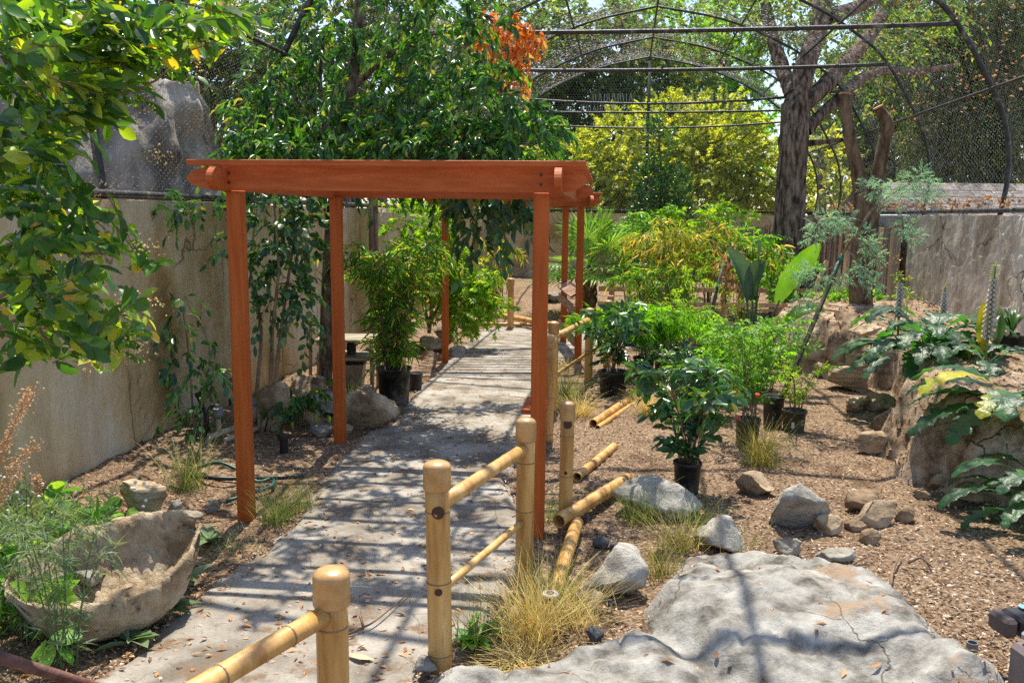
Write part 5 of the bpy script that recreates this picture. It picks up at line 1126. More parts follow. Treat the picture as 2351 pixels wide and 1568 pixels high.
M['bl_bop_dark'] = veined('paddle_leaf_grey', [(.3, (.045, .095, .055)), (.7, (.10, .16, .10))], .35, (1.4, 1.5, .5), .2, None, 4)
M['bl_palm'] = leaf('palm_leaf', [(0.0, (.05, .13, .018)), (.6, (.10, .20, .03)), (.9, (.17, .26, .045)), (1.0, (.27, .24, .06))], .5, (1.5, 1.4, .5), .4, .4)
M['bl_strap'] = veined('strap_leaf', [(.3, (.03, .085, .03)), (.7, (.07, .14, .05))], .35, (1.4, 1.5, .5), .3, None, 5)
M['bl_yellow'] = veined('yellow_leaf', [(.3, (.32, .30, .03)), (.55, (.52, .36, .03)), (.75, (.60, .28, .03))], .45, (1.2, 1.1, .5), .4, None, 6)
def acanthus(label, base, n, L0, seed, h0=.12, name='acanthus', azr=(0, 6.283), yellow=(), elev=(.5, 1.2)):
    rng = np.random.default_rng(seed); base = Vector(base); t = thing(name, label, 'acanthus', base)
    for k in range(n):
        az = azr[0] + (azr[1] - azr[0]) * (k + rng.uniform(-.3, .3)) / n; el = rng.uniform(*elev); Lk = L0 * rng.uniform(.7, 1.15); m = 30; P = [base + Vector((rng.uniform(-.05, .05), rng.uniform(-.05, .05), 0))]
        d = Vector((math.cos(az), math.sin(az), 0)); e = el
        stem = h0 * rng.uniform(.8, 2.2); tot = stem + Lk; step = tot / m
        for i in range(m):
            s = (i + .5) / m; e = el - (el + .9 + rng.uniform(0, .25) * .2) * (s ** 1.5)
            P.append(P[-1] + (d * math.cos(e) + Vector((0, 0, 1)) * math.sin(e)) * step)
        Wd = []
        for i in range(m + 1):
            s = (i / m * tot - stem) / Lk
            if s <= 0: Wd.append(.008); continue
            env = (math.sin(math.pi * min(1, s ** .75)) ** .55) if s < 1 else 0; lob = .28 + .72 * abs(math.cos(math.pi * 4.5 * s)) ** .8; Wd.append(max(.006, Lk * .235 * env * lob))
        vs, f = ribbon(P, Wd, (0, 0, 1), fold=.38, curl=.35, fwd=.35, ncol=7, wave=.10, seed=k)
        MB().add(vs, f).build('leaf', M['bl_acanthus_y'] if k in yellow else M['bl_acanthus'], t, smooth=True)
    return t
M['flw_white'] = plain('acanthus_flower', (.60, .52, .46), .7); M['flw_green'] = leaf('acanthus_bract', [(0, (.10, .17, .04)), (1, (.22, .26, .07))], .4)
def spike(t, base, h, r, seed):
    rng = np.random.default_rng(seed); b = Vector(base); top = b + Vector((rng.uniform(-.03, .03), 0, h))
    s = MB().tube([b, b.lerp(top, .5), top], [.012, .011, .005], 8).build('flower_spike', M['flw_green'], t, smooth=True)
    C, D = [], []; nrow = int(h * .75 / .022)
    mbw = MB()
    for i in range(nrow):
        z = h * .28 + h * .70 * i / nrow; q = b.lerp(top, z / h); k = 5; rr = r * (1 - .65 * max(0, i / nrow - .35) / .65)
        for j in range(k):
            a = j * 6.283 / k + i * .6; d = Vector((math.cos(a), math.sin(a), .25)); C.append(tuple(q)); D.append(tuple(d))
            if i < nrow * .78:
                p1 = q + d * rr; mbw.add([q + d * rr * .25 + Vector((0, 0, -.008)), p1 + Vector((-d.y, d.x, 0)) * .012, p1 + d * .012 + Vector((0, 0, -.014)), p1 - Vector((-d.y, d.x, 0)) * .012, q + d * rr * .5 + Vector((0, 0, .014))], [(0, 1, 4), (0, 4, 3), (4, 1, 2), (4, 2, 3), (0, 3, 2, 1)])
    C, D = np.array(C), np.array(D); n = len(C); VV, FF = leaves_arr(C, D, np.tile([0, 0, 1.0], (n, 1)), np.full(n, r * .9), np.full(n, .02), T_POINT)
    np_mesh('bracts', VV, FF, M['flw_green'], s)["kind"] = 'stuff'; mbw.build('petals', M['flw_white'], s)["kind"] = 'stuff'
def onbed(x, y): return Vector((x, y, bz(x, y) - .02))
a0 = onbed(4.05, 8.35)
t = acanthus('large dark green acanthus clump spilling over the raised bed rim', a0, 56, .50, 130, .26, elev=(.25, 1.5))
for px, top, Y, hh, r in ((2072, 625, 8.5, .62, .05), (2172, 652, 8.9, .5, .04)):
    q = V(px, top, Y); spike(t, q - Vector((0, 0, hh)), hh, r * .75, int(px))
a1 = onbed(4.72, 8.0); q = V(2282, 600, 7.4)
t = acanthus('acanthus with one tall white flower spike near the black tub', Vector((q.x + .05, q.y + .1, bz(q.x, q.y) - .02)), 7, .42, 131, .1)
spike(t, Vector((q.x, q.y, bz(q.x, q.y))), q.z - bz(q.x, q.y), .048, 5)
a2 = Vector((3.55, 6.05, bz(3.55, 6.05) - .02))
t = acanthus('acanthus with yellowing leaves hanging down the near mud bank', a2, 12, .60, 132, .14, azr=(2.3, 5.4), yellow=(4, 6), elev=(-.1, .9))
a3 = G(2425, 1225, .02)
t = acanthus('bright green acanthus at the foot of the bank beside the gravel', a3, 44, .34, 133, .30, elev=(.7, 1.5))
# ------------------------------------------------------------------ plants in the mulch bed
def dk(n, **kw): pass
t, g, r, h = potted('potted_camellia', 'glossy dark shrub in a black pot before the broad pale boulder', 1581, 1140, 66, 74, M['pot'], 140, n=10, h=.76, spread=.34, mat=M['lf_dark'], nsp=10, t0=.04, tl=.15, nl=7, LL=.088, WW=.042, T=T_OVAL, droop=.3, r=.006, arch=.3, jit=.05)
t, g, r, h = potted('potted_shrub', 'glossy shrub with limp yellow tips in a black pot by the dry grass', 1410, 908, 70, 56, M['pot'], 141, n=9, h=.80, spread=.36, mat=M['lf_dark'], nsp=8, t0=.1, tl=.18, nl=7, LL=.10, WW=.045, T=T_OVAL, droop=.35, r=.006, arch=.3, jit=.05)
t, g, r, h = potted('potted_grass_bamboo', 'dense dwarf bamboo mound in a black pot behind the glossy shrub', 1480, 872, 50, 46, M['pot'], 142, n=60, h=.74, spread=.50, mat=M['lf_light'], nsp=8, t0=.3, tl=.13, nl=9, LL=.14, WW=.014, T=T_LANCE, droop=.7, r=.003, arch=.9, jit=.08)
t, g, r, h = potted('plant_pot', 'small black nursery pot with a hanging plant tag', 1523, 856, 40, 34, M['pot'], 143)
t["category"] = 'pot'; m1, m2, m3 = plain('tag_white', (.6, .57, .5), .6), plain('tag_orange', (.6, .11, .02), .6), plain('tag_photo', (.12, .14, .08), .6)
gg = g + Vector((-.01, -r * 1.12, h * .5)); tg = MB().bbox(gg, (.085, .003, .15), Matrix.Rotation(.12, 3, 'Y'), .001).build('plant_tag', m1, t)
MB().box(gg + Vector((.006, -.0035, -.035)), (.065, .002, .03), Matrix.Rotation(.12, 3, 'Y')).build('tag_band', m2, tg); MB().box(gg + Vector((-.003, -.0035, .03)), (.065, .002, .06), Matrix.Rotation(.12, 3, 'Y')).build('tag_picture', m3, tg)
t, g, r, h = potted('potted_seedling', 'black pot with a pale blue label beside the dwarf bamboo', 1556, 848, 60, 48, M['pot'], 144, n=6, h=.30, spread=.25, mat=M['lf_jmaple'], nsp=3, tl=.10, nl=5, LL=.06, WW=.025, droop=.3, r=.003)
lb_ = MB().bbox(g + Vector((-r * .62, -r * .80, h * .62)), (.075, .003, .055), Matrix.Rotation(-.65, 3, 'Z'), .001).build('pot_label', plain('label_pale_blue', (.20, .46, .58), .5), t)
MB().box(g + Vector((-r * .62 + .006, -r * .80 - .004, h * .64)), (.035, .002, .012), Matrix.Rotation(-.65, 3, 'Z')).build('label_print', plain('print_dark', (.03, .06, .10), .6), lb_)
t, g, r, h = potted('potted_sapling', 'feathery saplings tied to a grey stake in a wide black pot', 1622, 856, 78, 46, M['pot'], 145)
rng = np.random.default_rng(146)
MB().tube([g + Vector((0, 0, h * .8)), V(1640, 690, g.y + .1), V(1662, 600, g.y + .2)], [.028, .024, .02], 10).build('stake', plain('grey_stake', (.10, .10, .085), .8), t, smooth=True)
M['tie'] = plain('green_tie', (.0, .16, .11), .5)
for y_, x_ in ((660, 1648), (725, 1634), (785, 1622)): MB().lathe(V(x_, y_, g.y + .08), [(.032, -.015), (.034, 0), (.032, .015)], 10).build('tie', M['tie'], t)
for k, (x_, y_) in enumerate(((1575, 700), (1610, 640), (1640, 560), (1690, 640), (1600, 760), (1560, 740), (1665, 690), (1700, 560), (1580, 650))):
    P_ = [g + Vector((rng.uniform(-.1, .1), rng.uniform(-.05, .05), h * .85)), V((x_ + 1625) / 2, y_ + 20, g.y), V(x_, y_, g.y + rng.uniform(-.2, .2))]; Pc = curve(P_, 12); MB().tube(Pc, np.linspace(.004, .0015, len(Pc)), 5).build('stem', M['twig'], t, smooth=True)
def feather(parent, pts, rng, mat, LL=.035, WW=.010, tl=.34, nl=30, ns=9, droop=.5, name='feathery_leaves', ang=1.2, sp=.12):
    C, D = [], []
    for p in pts:
        for _ in range(ns):
            C.append(tuple(Vector(p) + Vector(rng.normal(0, sp, 3)))); D.append((rng.normal(), rng.normal(), rng.uniform(-.2, .7)))
    P, D_, Nn, L_, W_, A, E = sprays(rng, np.array(C), unit(np.array(D)), tl, nl, LL, WW, ang, droop); VV, FF = leaves_arr(P, D_, Nn, L_, W_, T_DIA); np_mesh(name, VV, FF, mat, parent)["kind"] = 'stuff'
feather(t, [V(x, y, g.y + dy) for x, y, dy in ((1575, 700, 0), (1600, 650, .1), (1640, 580, .1), (1690, 640, .1), (1600, 750, -.1), (1560, 740, -.1), (1680, 690, 0), (1580, 640, .2), (1620, 700, -.1), (1530, 700, 0))], rng, M['lf_jmaple'], LL=.05, WW=.014, tl=.36, nl=26, ns=8, droop=.8)
foliage(t, [(V(1680, 610, g.y + .3), (.12, .12, .3), 30)], M['lf_dead'], rng, tl=.15, nl=8, LL=.09, WW=.03, droop=1.2, name='withered_leaves')
b = G(1610, 905, .03); rng = np.random.default_rng(147); t = thing('low_bush', 'low bright green bush spreading before the wide black pot', 'bush', b)
grow(t, rng, b, n=22, h=.48, spread=.46, mat=M['lf_broad'], nsp=11, t0=.1, tl=.12, nl=8, LL=.055, WW=.022, T=T_POINT, droop=.2, r=.003, arch=.4, jit=.12)
t, g, r, h = potted('potted_pomegranate', 'bright green shrub with small red flowers in an olive pot', 1720, 1034, 58, 66, M['pot_green'], 148, n=18, h=.98, spread=.46, mat=M['lf_broad'], nsp=15, t0=.12, tl=.14, nl=9, LL=.045, WW=.016, T=T_POINT, droop=.2, r=.004, arch=.3, jit=.08)
M['red_flower'] = plain('red_flower', (.62, .035, .01), .6)
for x_, y_ in ((1648, 905), (1655, 962), (1690, 905), (1622, 985), (1738, 912), (1690, 960), (1600, 1010)):
    q = V(x_, y_, 6.9 + rng.uniform(-.3, .1)); MB().lathe(q, [(.004, 0), (.012, .012), (.02, .03), (.012, .032)], 6, Matrix.Rotation(rng.uniform(-1, 1), 3, 'X')).build('flower', M['red_flower'], t)
b = G(1680, 925, .03); rng = np.random.default_rng(149); t = thing('round_bush', 'mounded light green bush beside the bird of paradise stalks', 'bush', b)
grow(t, rng, b, n=24, h=.80, spread=.44, mat=M['lf_light'], nsp=11, t0=.1, tl=.13, nl=8, LL=.05, WW=.02, T=T_POINT, droop=.2, r=.003, arch=.3, jit=.1)
for k, (px, py, h_, sp, mt, lab) in enumerate(((1540, 900, .55, .34, 'lf_dark', 'leggy dark seedling between the straw grass and the low bush'), (1640, 960, .6, .36, 'lf_broad', 'loose leafy sprawl beside the olive pot'), (1590, 960, .5, .3, 'lf_dark', 'glossy young shrub behind the camellia pot'), (1760, 905, .7, .34, 'lf_light', 'light leafy sprigs round the paddle-leaf stalks'))):
    b = G(px, py, .03); rng = np.random.default_rng(240 + k); t = thing('young_shrub', lab, 'shrub', b)
    grow(t, rng, b, n=9, h=h_, spread=sp, mat=M[mt], nsp=8, t0=.12, tl=.14, nl=7, LL=.07, WW=.03, T=T_POINT, droop=.25, r=.004, arch=.35)
t, g, r, h = potted('potted_boxleaf', 'small-leaved twiggy shrub in an olive pot with white print', 1828, 1000, 56, 54, M['pot_green'], 150, n=12, h=.50, spread=.34, mat=M['lf_jmaple'], nsp=12, t0=.1, tl=.09, nl=7, LL=.026, WW=.014, T=T_DIA, droop=.1, r=.004, arch=.25, jit=.05)
def pot_text(parent, g, r, h, s, a0, z, size, mat):
    """letters laid along the wall of the pot"""
    cu = bpy.data.curves.new('print', 'FONT'); cu.body = s; cu.size = size; cu.extrude = 0; tmp = bpy.data.objects.new('print_tmp', cu); COL.objects.link(tmp); bpy.context.view_layer.update()
    me = bpy.data.meshes.new_from_object(tmp.evaluated_get(bpy.context.evaluated_depsgraph_get())); bpy.data.objects.remove(tmp)
    vs = []
    for v_ in me.vertices:
        zz = z + v_.co.y; rr = r * (.84 + .15 * zz / h) + .0025; a = a0 + v_.co.x / rr; vs.append((g.x + math.cos(a) * rr, g.y + math.sin(a) * rr, g.z + zz))
    fs = [tuple(p.vertices) for p in me.polygons]; MB().add(vs, fs).build('lettering', mat, parent)
m_p = plain('print_pale', (.42, .42, .36), .6)
pot_text(t, g, r, h, 'SMART', -1.25, h * .52, .036, m_p); pot_text(t, g, r, h, 'PLANTS', -1.25, h * .38, .036, m_p)
for a0, w_, hh_, zz in ((-1.95, .026, .055, .40),):
    rr = r * .92 + .003; q = g + Vector((math.cos(a0) * rr, math.sin(a0) * rr, h * zz)); MB().box(q, (w_, .003, hh_), Matrix.Rotation(a0 + math.pi / 2, 3, 'Z')).build('barcode_sticker', m1, t)
pot_text(t, g, r, h, 'O', -1.55, h * .40, .05, plain('print_green', (.13, .16, .05), .6))
# feathery sapling with its stake
g0 = G(1779, 988, .03); r0 = S(50, g0.y) / 2; g0 = g0 + Vector((0, r0 * .8, 0)); g0.z = gz(g0.x, g0.y); rng = np.random.default_rng(151)
t = thing('staked_sapling', 'blue-green feathery sapling bent over its green stake in a black pot', 'potted plant', g0); pot(t, g0, r0, .29, M['pot'])
st = [V(1792, 920, g0.y), V(1860, 760, g0.y + .1), V(1933, 585, g0.y + .2)]
MB().tube(st, .022, 10).build('stake', plain('green_stake', (.012, .055, .03), .55), t, smooth=True)
for f_ in (.08, .3, .55, .97):
    q = st[0].lerp(st[2], f_); MB().lathe(q, [(.03, -.012), (.031, 0), (.03, .012)], 10).build('tie', M['tie'], t)
Yt = g0.y + .2
limb(t, [V(1790, 915, g0.y - .02), V(1858, 762, g0.y + .06), V(1930, 590, Yt), V(1965, 540, Yt), V(1990, 500, Yt), V(2012, 470, Yt)], .013, .012, M['bark_light'], 'trunk')
br = [[(2008, 476), (2050, 445), (2100, 415), (2130, 410)], [(2005, 480), (2005, 450), (2012, 425)], [(1975, 525), (1940, 520), (1900, 545)], [(1985, 510), (1950, 500), (1915, 505)], [(1945, 570), (1960, 590), (1990, 620)], [(1935, 590), (1900, 620), (1850, 625)], [(2010, 475), (2060, 480), (2080, 520)], [(1900, 670), (1870, 690), (1840, 690)], [(1960, 545), (1990, 560), (2010, 580)]]
for B_ in br: limb(t, [V(x, y, Yt) for x, y in B_], .006, .002, M['bark_light'], 'branch', 6)
fp = [(2090, 420), (2120, 430), (2050, 430), (2020, 440), (2000, 430), (2140, 445), (2060, 460), (1900, 500), (1880, 515), (1925, 520), (1870, 545), (2000, 560), (2010, 590), (1985, 620), (2000, 650), (1850, 620), (1830, 630), (1880, 640), (2080, 520), (2090, 545), (1840, 690), (1930, 640), (1965, 640), (1940, 505), (1985, 540), (1860, 720), (2110, 405), (1830, 760)]
foliage(t, [(V(x, y, Yt + rng.uniform(-.15, .15)), (.07, .07, .06), 26) for x, y in fp], M['lf_blue'], rng, tl=.085, nl=12, LL=.032, WW=.0045, T=T_DIA, ang=.6, droop=.2, upb=.1, shell=.0, twr=.001)
# bird of paradise
bb = G(1728, 905, .03); t = thing('bird_of_paradise', 'bird of paradise with big paddle leaves on long stalks', 'plant', bb); Yb = bb.y
def paddle(stalk, mid, wpx, mat, hint, fold=.35, curl=.1, sr=.018):
    Ps = curve([V(x, y, Yb + d) for x, y, d in stalk], 12); MB().tube(Ps, np.linspace(sr, sr * .55, len(Ps)), 8).build('stalk', M['bl_bop_dark'], t, smooth=True)
    Pm = curve([V(x, y, Yb + d) for x, y, d in mid], 22); n = len(Pm); w_ = S(wpx, Yb)
    Wd = [max(.006, w_ * math.sin(math.pi * min(.999, (.03 + .97 * i / (n - 1)))) ** .55 * (1 + .05 * math.sin(i * 2.3))) for i in range(n)]
    vs, f = ribbon(Pm, Wd, hint, fold, curl, .25, 7, .04, n); MB().add(vs, f).build('leaf', mat, t, smooth=True)
paddle([(1722, 890, 0), (1745, 790, 0), (1790, 690, .05)], [(1782, 696, .05), (1810, 645, .1), (1845, 602, .15), (1884, 560, .2)], 26, M['bl_bop'], (-.2, -1, -.45), .12, .05)
paddle([(1715, 890, 0), (1722, 780, 0), (1715, 685, 0)], [(1715, 692, 0), (1705, 650, -.02), (1690, 610, -.05), (1668, 572, -.1)], 26, M['bl_bop_dark'], (.6, -1, .4), .8, .2)
paddle([(1718, 890, 0), (1726, 780, 0), (1728, 690, 0)], [(1722, 690, 0), (1728, 650, -.02), (1740, 618, -.05), (1757, 600, -.1)], 20, M['bl_bop_dark'], (-.6, -1, .3), .7, .2)
paddle([(1712, 890, 0), (1735, 720, 0), (1742, 590, 0)], [(1742, 590, 0), (1743, 570, 0), (1743, 550, 0)], 4, M['bl_bop_dark'], (0, -1, 0), .6, .1)
paddle([(1730, 890, 0), (1770, 790, .05), (1800, 745, .1)], [(1795, 750, .1), (1830, 718, .1), (1865, 706, .1), (1895, 712, .1)], 17, M['bl_bop'], (.1, -.7, 1), .5, .5)
paddle([(1715, 895, 0), (1720, 850, -.1), (1718, 830, -.1)], [(1718, 840, -.1), (1705, 810, -.15), (1685, 790, -.15), (1668, 782, -.15)], 14, M['bl_bop_dark'], (.5, -1, .5), .6, .2)
paddle([(1735, 895, 0), (1745, 860, 0), (1755, 845, 0)], [(1750, 850, 0), (1775, 818, 0), (1805, 805, 0), (1830, 808, 0)], 15, M['bl_bop'], (.1, -.7, 1), .5, .5)
MB().lathe(bb + Vector((0, .05, -.02)), [(.13, 0), (.155, .24), (.165, .24), (.165, .27), (.15, .27)], 22).build('pot', M['pot_green'], t, smooth=False)
# tall yellowish bamboo behind, columnar privet, palm, side shrubs
for k, (px, py, h_, sp, n_, lab, mt) in enumerate(((1570, 778, 2.1, .8, 24, 'tall bamboo clump with orange dry leaves before the wooden fence', 'lf_dry_bamboo'), (1700, 780, 1.8, .6, 18, 'leafy bright bamboo behind the bird of paradise', 'lf_bamboo'), (1500, 790, 1.35, .45, 9, 'thin bamboo clump in front of the palm', 'lf_bamboo'))):
    b = G(px, py, .03); rng = np.random.default_rng(160 + k); t = thing('bamboo_clump', lab, 'bamboo', b)
    grow(t, rng, b, n=n_, h=h_, spread=sp, mat=M[mt], nsp=12, t0=.45, tl=.24, nl=8, LL=.15, WW=.021, T=T_LANCE, droop=.6, r=.007, arch=.45, jit=.14, smat=M['lf_bamboo'])
b = V(1515, 700, 19.5); b.z = .3; rng = np.random.default_rng(164); t = thing('columnar_privet', 'dark glossy columnar shrub rising before the golden maple', 'shrub', b)
limb(t, [b, V(1515, 520, 19.5), V(1518, 400, 19.5), V(1510, 300, 19.5)], .05, .012, M['bark_brown'], 'trunk')
foliage(t, cpx([(1515, 340, 19.5, 26, 60, 50), (1500, 430, 19.5, 44, 60, 90), (1540, 450, 19.5, 40, 60, 90), (1515, 520, 19.4, 60, 60, 130), (1480, 480, 19.4, 26, 50, 40), (1565, 520, 19.4, 34, 60, 60), (1510, 600, 19.3, 60, 50, 80)]), M['lf_dark'], rng, tl=.28, nl=9, LL=.10, WW=.045, T=T_DIA, droop=.1, upb=.7, shell=.1)
b = V(1800, 700, 14.9); b.z = .08; rng = np.random.default_rng(165); t = thing('citrus_shrub', 'light green broad-leaved shrub behind the paddle leaves', 'shrub', b)
grow(t, rng, b, n=9, h=1.35, spread=.55, mat=M['lf_broad'], nsp=12, t0=.25, tl=.22, nl=7, LL=.12, WW=.045, T=T_POINT, droop=.2, r=.01, arch=.3)
b = V(1710, 720, 15.2); b.z = .06; rng = np.random.default_rng(166); t = thing('mimosa_sapling', 'feathery mimosa crown above the bamboo by the oak', 'tree', b)
limb(t, [b, V(1705, 620, 15.2), V(1700, 560, 15.2), V(1705, 530, 15.2)], .02, .008, M['bark_light'], 'trunk')
feather(t, [V(x, y, 15.2) for x, y in ((1690, 540), (1720, 540), (1705, 560), (1740, 560), (1670, 560), (1700, 525))], rng, M['lf_light'], LL=.06, WW=.016, tl=.5, nl=26, ns=7, droop=.3, sp=.1)
for k, (px, Y_, h_, sp, lab, mt) in enumerate(((1440, 17.8, 2.2, .6, 'bright leafy shrub between the palm and the dark columnar shrub', 'lf_broad'), (1625, 17.6, 2.3, .8, 'light green shrub filling the corner before the far wall', 'lf_jmaple'), (1730, 17.4, 1.7, .6, 'pale green shrub at the foot of the oak', 'lf_light'))):
    b = V(px, 720, Y_); b.z = .1; rng = np.random.default_rng(167 + k); t = thing('garden_shrub', lab, 'shrub', b)
    grow(t, rng, b, n=10, h=h_, spread=sp, mat=M[mt], nsp=22, t0=.2, tl=.28, nl=9, LL=.11, WW=.042, T=T_DIA, droop=.3, r=.012, arch=.3)
def palm():
    rng = np.random.default_rng(170); b = V(1353, 715, 16.9); b.z = .10; t = thing('fan_palm', 'bushy fan palm with bristly trunk before the far wall', 'palm', b); c = Vector((b.x, b.y, 1.05))
    VV, FF = bark_tube([b, b + Vector((0, 0, .45)), c], [.13, .12, .10], 16, .03); np_mesh('trunk', VV, FF, M['bark_brown'], t, smooth=False)
    n = 60; az = rng.uniform(0, 6.283, n); Q = np.stack([b.x + np.cos(az) * .12, b.y + np.sin(az) * .12, rng.uniform(.2, .95, n)], 1); VV, FF = leaves_arr(Q, np.stack([np.cos(az) * .5, np.sin(az) * .5, np.ones(n)], 1), np.stack([np.cos(az), np.sin(az), az * 0], 1), np.full(n, .11), np.full(n, .05), T_DIA); np_mesh('leaf_bases', VV, FF, M['lf_dead'], t)["kind"] = 'stuff'
    for k in range(36):
        az = k * 2.4 + rng.uniform(-.3, .3); el = rng.uniform(-.35, 1.35); d = Vector((math.cos(az) * math.cos(el), math.sin(az) * math.cos(el), math.sin(el))); pl = rng.uniform(.4, .75)
        e = c + d * pl + Vector((0, 0, -.10 * (1 - el) * pl)); 
        mb = MB().tube([c, c.lerp(e, .5) + Vector((0, 0, .03)), e], [.012, .009, .007], 5)
        up = Vector((0, 0, 1)); sd_ = d.cross(up).normalized() if abs(d.z) < .98 else Vector((1, 0, 0)); ns = 19; R_ = rng.uniform(.55, .78)
        for j in range(ns):
            a = (j / (ns - 1) - .5) * 4.4; dd = (d * math.cos(a) + sd_ * math.sin(a)).normalized(); ln = R_ * (.72 + .28 * math.cos(a * .6)); nn = d.cross(sd_).normalized(); w_ = .024; s2 = dd.cross(nn).normalized()
            p1 = e + dd * ln * .55 + nn * .02; p2 = e + dd * ln - Vector((0, 0, .10 * rng.uniform(.3, 1.3)))
            mb.add([e, p1 - s2 * w_, p1 + s2 * w_, p2], [(0, 2, 1), (1, 2, 3)])
        mb.build('frond', M['bl_palm'], t)
palm()
# dry and green grasses
tuft('large straw-coloured grass clump leaning at the railing foot', 1225, 1465, 330, .50, .42, M['lf_straw'], 181, .0045)
tuft('green and straw grass standing before the railing rails', 1262, 1415, 200, .52, .30, M['lf_grass'], 182, .004)
tuft('low straw mat of dead grass by the lumpy stone', 1200, 1520, 260, .16, .45, M['lf_straw'], 183, .004, droop=1.2)
tuft('dry splayed grass around the pitted grey stone', 1330, 1440, 160, .32, .34, M['lf_straw'], 184, .004)
tuft('green seedy grass beside the plantain', 1105, 1465, 110, .40, .26, M['lf_green_grass'], 185, .004)
tuft('upright green tuft growing in the slab crevice', 1516, 1335, 130, .34, .14, M['lf_grass'], 186, .004)
tuft('dry grass between the slab and the pale boulder', 1560, 1262, 190, .34, .34, M['lf_grass'], 187, .004)
tuft('wiry dark grass in front of the broad pale boulder', 1465, 1205, 170, .42, .30, M['lf_green_grass'], 188, .0035)
tuft('arching wiry grass right of the broad pale boulder', 1600, 1215, 90, .28, .24, M['lf_green_grass'], 189, .0035)
tuft('green tuft before the rounded boulder', 1690, 1270, 70, .24, .14, M['lf_green_grass'], 190, .0035)
tuft('straw grass fountain between the pots and the flagstone', 1745, 1080, 300, .52, .36, M['lf_grass'], 191, .004)
tuft('grey-green grass mound behind the red pergola post', 1300, 925, 330, .48, .42, M['lf_green_grass'], 192, .005)
tuft('straw half of the grass mound behind the post', 1330, 955, 220, .34, .36, M['lf_straw'], 193, .005)
tuft('straw grass clump beside the paired bamboo poles', 1495, 958, 300, .40, .36, M['lf_straw'], 194, .005)
tuft('thin grass at the foot of the lone drilled post', 1275, 1190, 110, .34, .26, M['lf_green_grass'], 195, .0035)
tuft('dry wisps of grass in front of the rail boards', 1290, 850, 120, .34, .26, M['lf_straw'], 196, .005)
b = V(1950, 690, 13.9); b.z = .62; rng = np.random.default_rng(197); t = thing('ground_cover', 'strip of low bright green ground cover before the boards', 'plant', b)
foliage(t, [(V(x, 690, 13.8), (.35, .3, .12), 40) for x in (1890, 1930, 1970, 2000)], M['lf_broad'], rng, tl=.12, nl=7, LL=.07, WW=.035, T=T_DIA, droop=.1, upb=.8, shell=.0)
for k, (x, y, lab) in enumerate(((2058, 640, 'thin weed with yellow flowers beside the conduit'), (2080, 690, 'short yellow-green weed at the wall foot'))):
    b = onbed(*(V(x, 720, 11.0).xy)); b.z = max(b.z, .55); rng = np.random.default_rng(198 + k); t = thing('yellow_weed', lab, 'weed', b)
    grow(t, rng, b, n=4, h=.75 - .3 * k, spread=.16, mat=M['lf_jmaple'], nsp=4, tl=.08, nl=4, LL=.04, WW=.02, T=T_DIA, droop=.1, r=.003, smat=M['lf_weed'])
    n = 20; Q = np.array(V(x, y - 40, 11.0)) + rng.normal(0, .08, (n, 3)); VV, FF = leaves_arr(Q, rnd_dirs(n, rng), rnd_dirs(n, rng), np.full(n, .03), np.full(n, .03), T_DIA); np_mesh('flowers', VV, FF, M['bl_yellow'], t)["kind"] = 'stuff'
# strap-leaved plants on the raised bed
q0 = V(2318, 800, 8.6); q0 = Vector((q0.x, q0.y, bz(q0.x, q0.y))); t = thing('potted_strap_plant', 'dark strap-leaved plant in a black tub on the raised bed', 'potted plant', q0); pot(t, q0, .17, .17, M['pot']); rng = np.random.default_rng(201)
for k in range(34):
    az = rng.uniform(0, 6.283); L_ = rng.uniform(.3, .5); d = Vector((math.cos(az), math.sin(az), 0)); b = q0 + Vector((0, 0, .15)); P_ = curve([b, b + d * L_ * .3 + Vector((0, 0, L_ * .55)), b + d * L_ * .75 + Vector((0, 0, L_ * .6)), b + d * L_ * 1.05 + Vector((0, 0, L_ * .3))], 9)
    vs, f = ribbon(P_, [.011 * math.sin(math.pi * min(.98, .15 + .83 * i / (len(P_) - 1))) + .001 for i in range(len(P_))], (0, 0, 1), .3, .1, 0, 3); MB().add(vs, f).build('leaf', M['bl_strap'], t, smooth=True)
q0 = V(2245, 800, 7.8); q0 = Vector((q0.x, q0.y, bz(q0.x, q0.y) - .02)); t = thing('cast_iron_plant', 'upright broad leaves, one pale and one orange, on the raised bed', 'plant', q0)
for (pts, w_, m_) in (([(2248, 850), (2250, 790), (2252, 750), (2258, 690)], 16, 'bl_acanthus_y'), ([(2240, 850), (2252, 810), (2258, 790), (2262, 752)], 10, 'bl_yellow'), ([(2240, 850), (2225, 820), (2232, 800), (2250, 812)], 10, 'bl_acanthus_y'), ([(2250, 850), (2280, 800), (2295, 760), (2300, 720)], 13, 'bl_strap'), ([(2245, 850), (2270, 820), (2280, 800), (2288, 770)], 10, 'bl_strap')):
    P_ = curve([V(x, y, 7.8) for x, y in pts], 14); n_ = len(P_); vs, f = ribbon(P_, [S(w_, 7.8) * (0.02 + max(0, math.sin(math.pi * max(0, (i / (n_ - 1) - .3) / .7))) ** .6) for i in range(n_)], (0.3, -1, 0), .25, .1, .2, 5); MB().add(vs, f).build('leaf', M[m_], t, smooth=True)

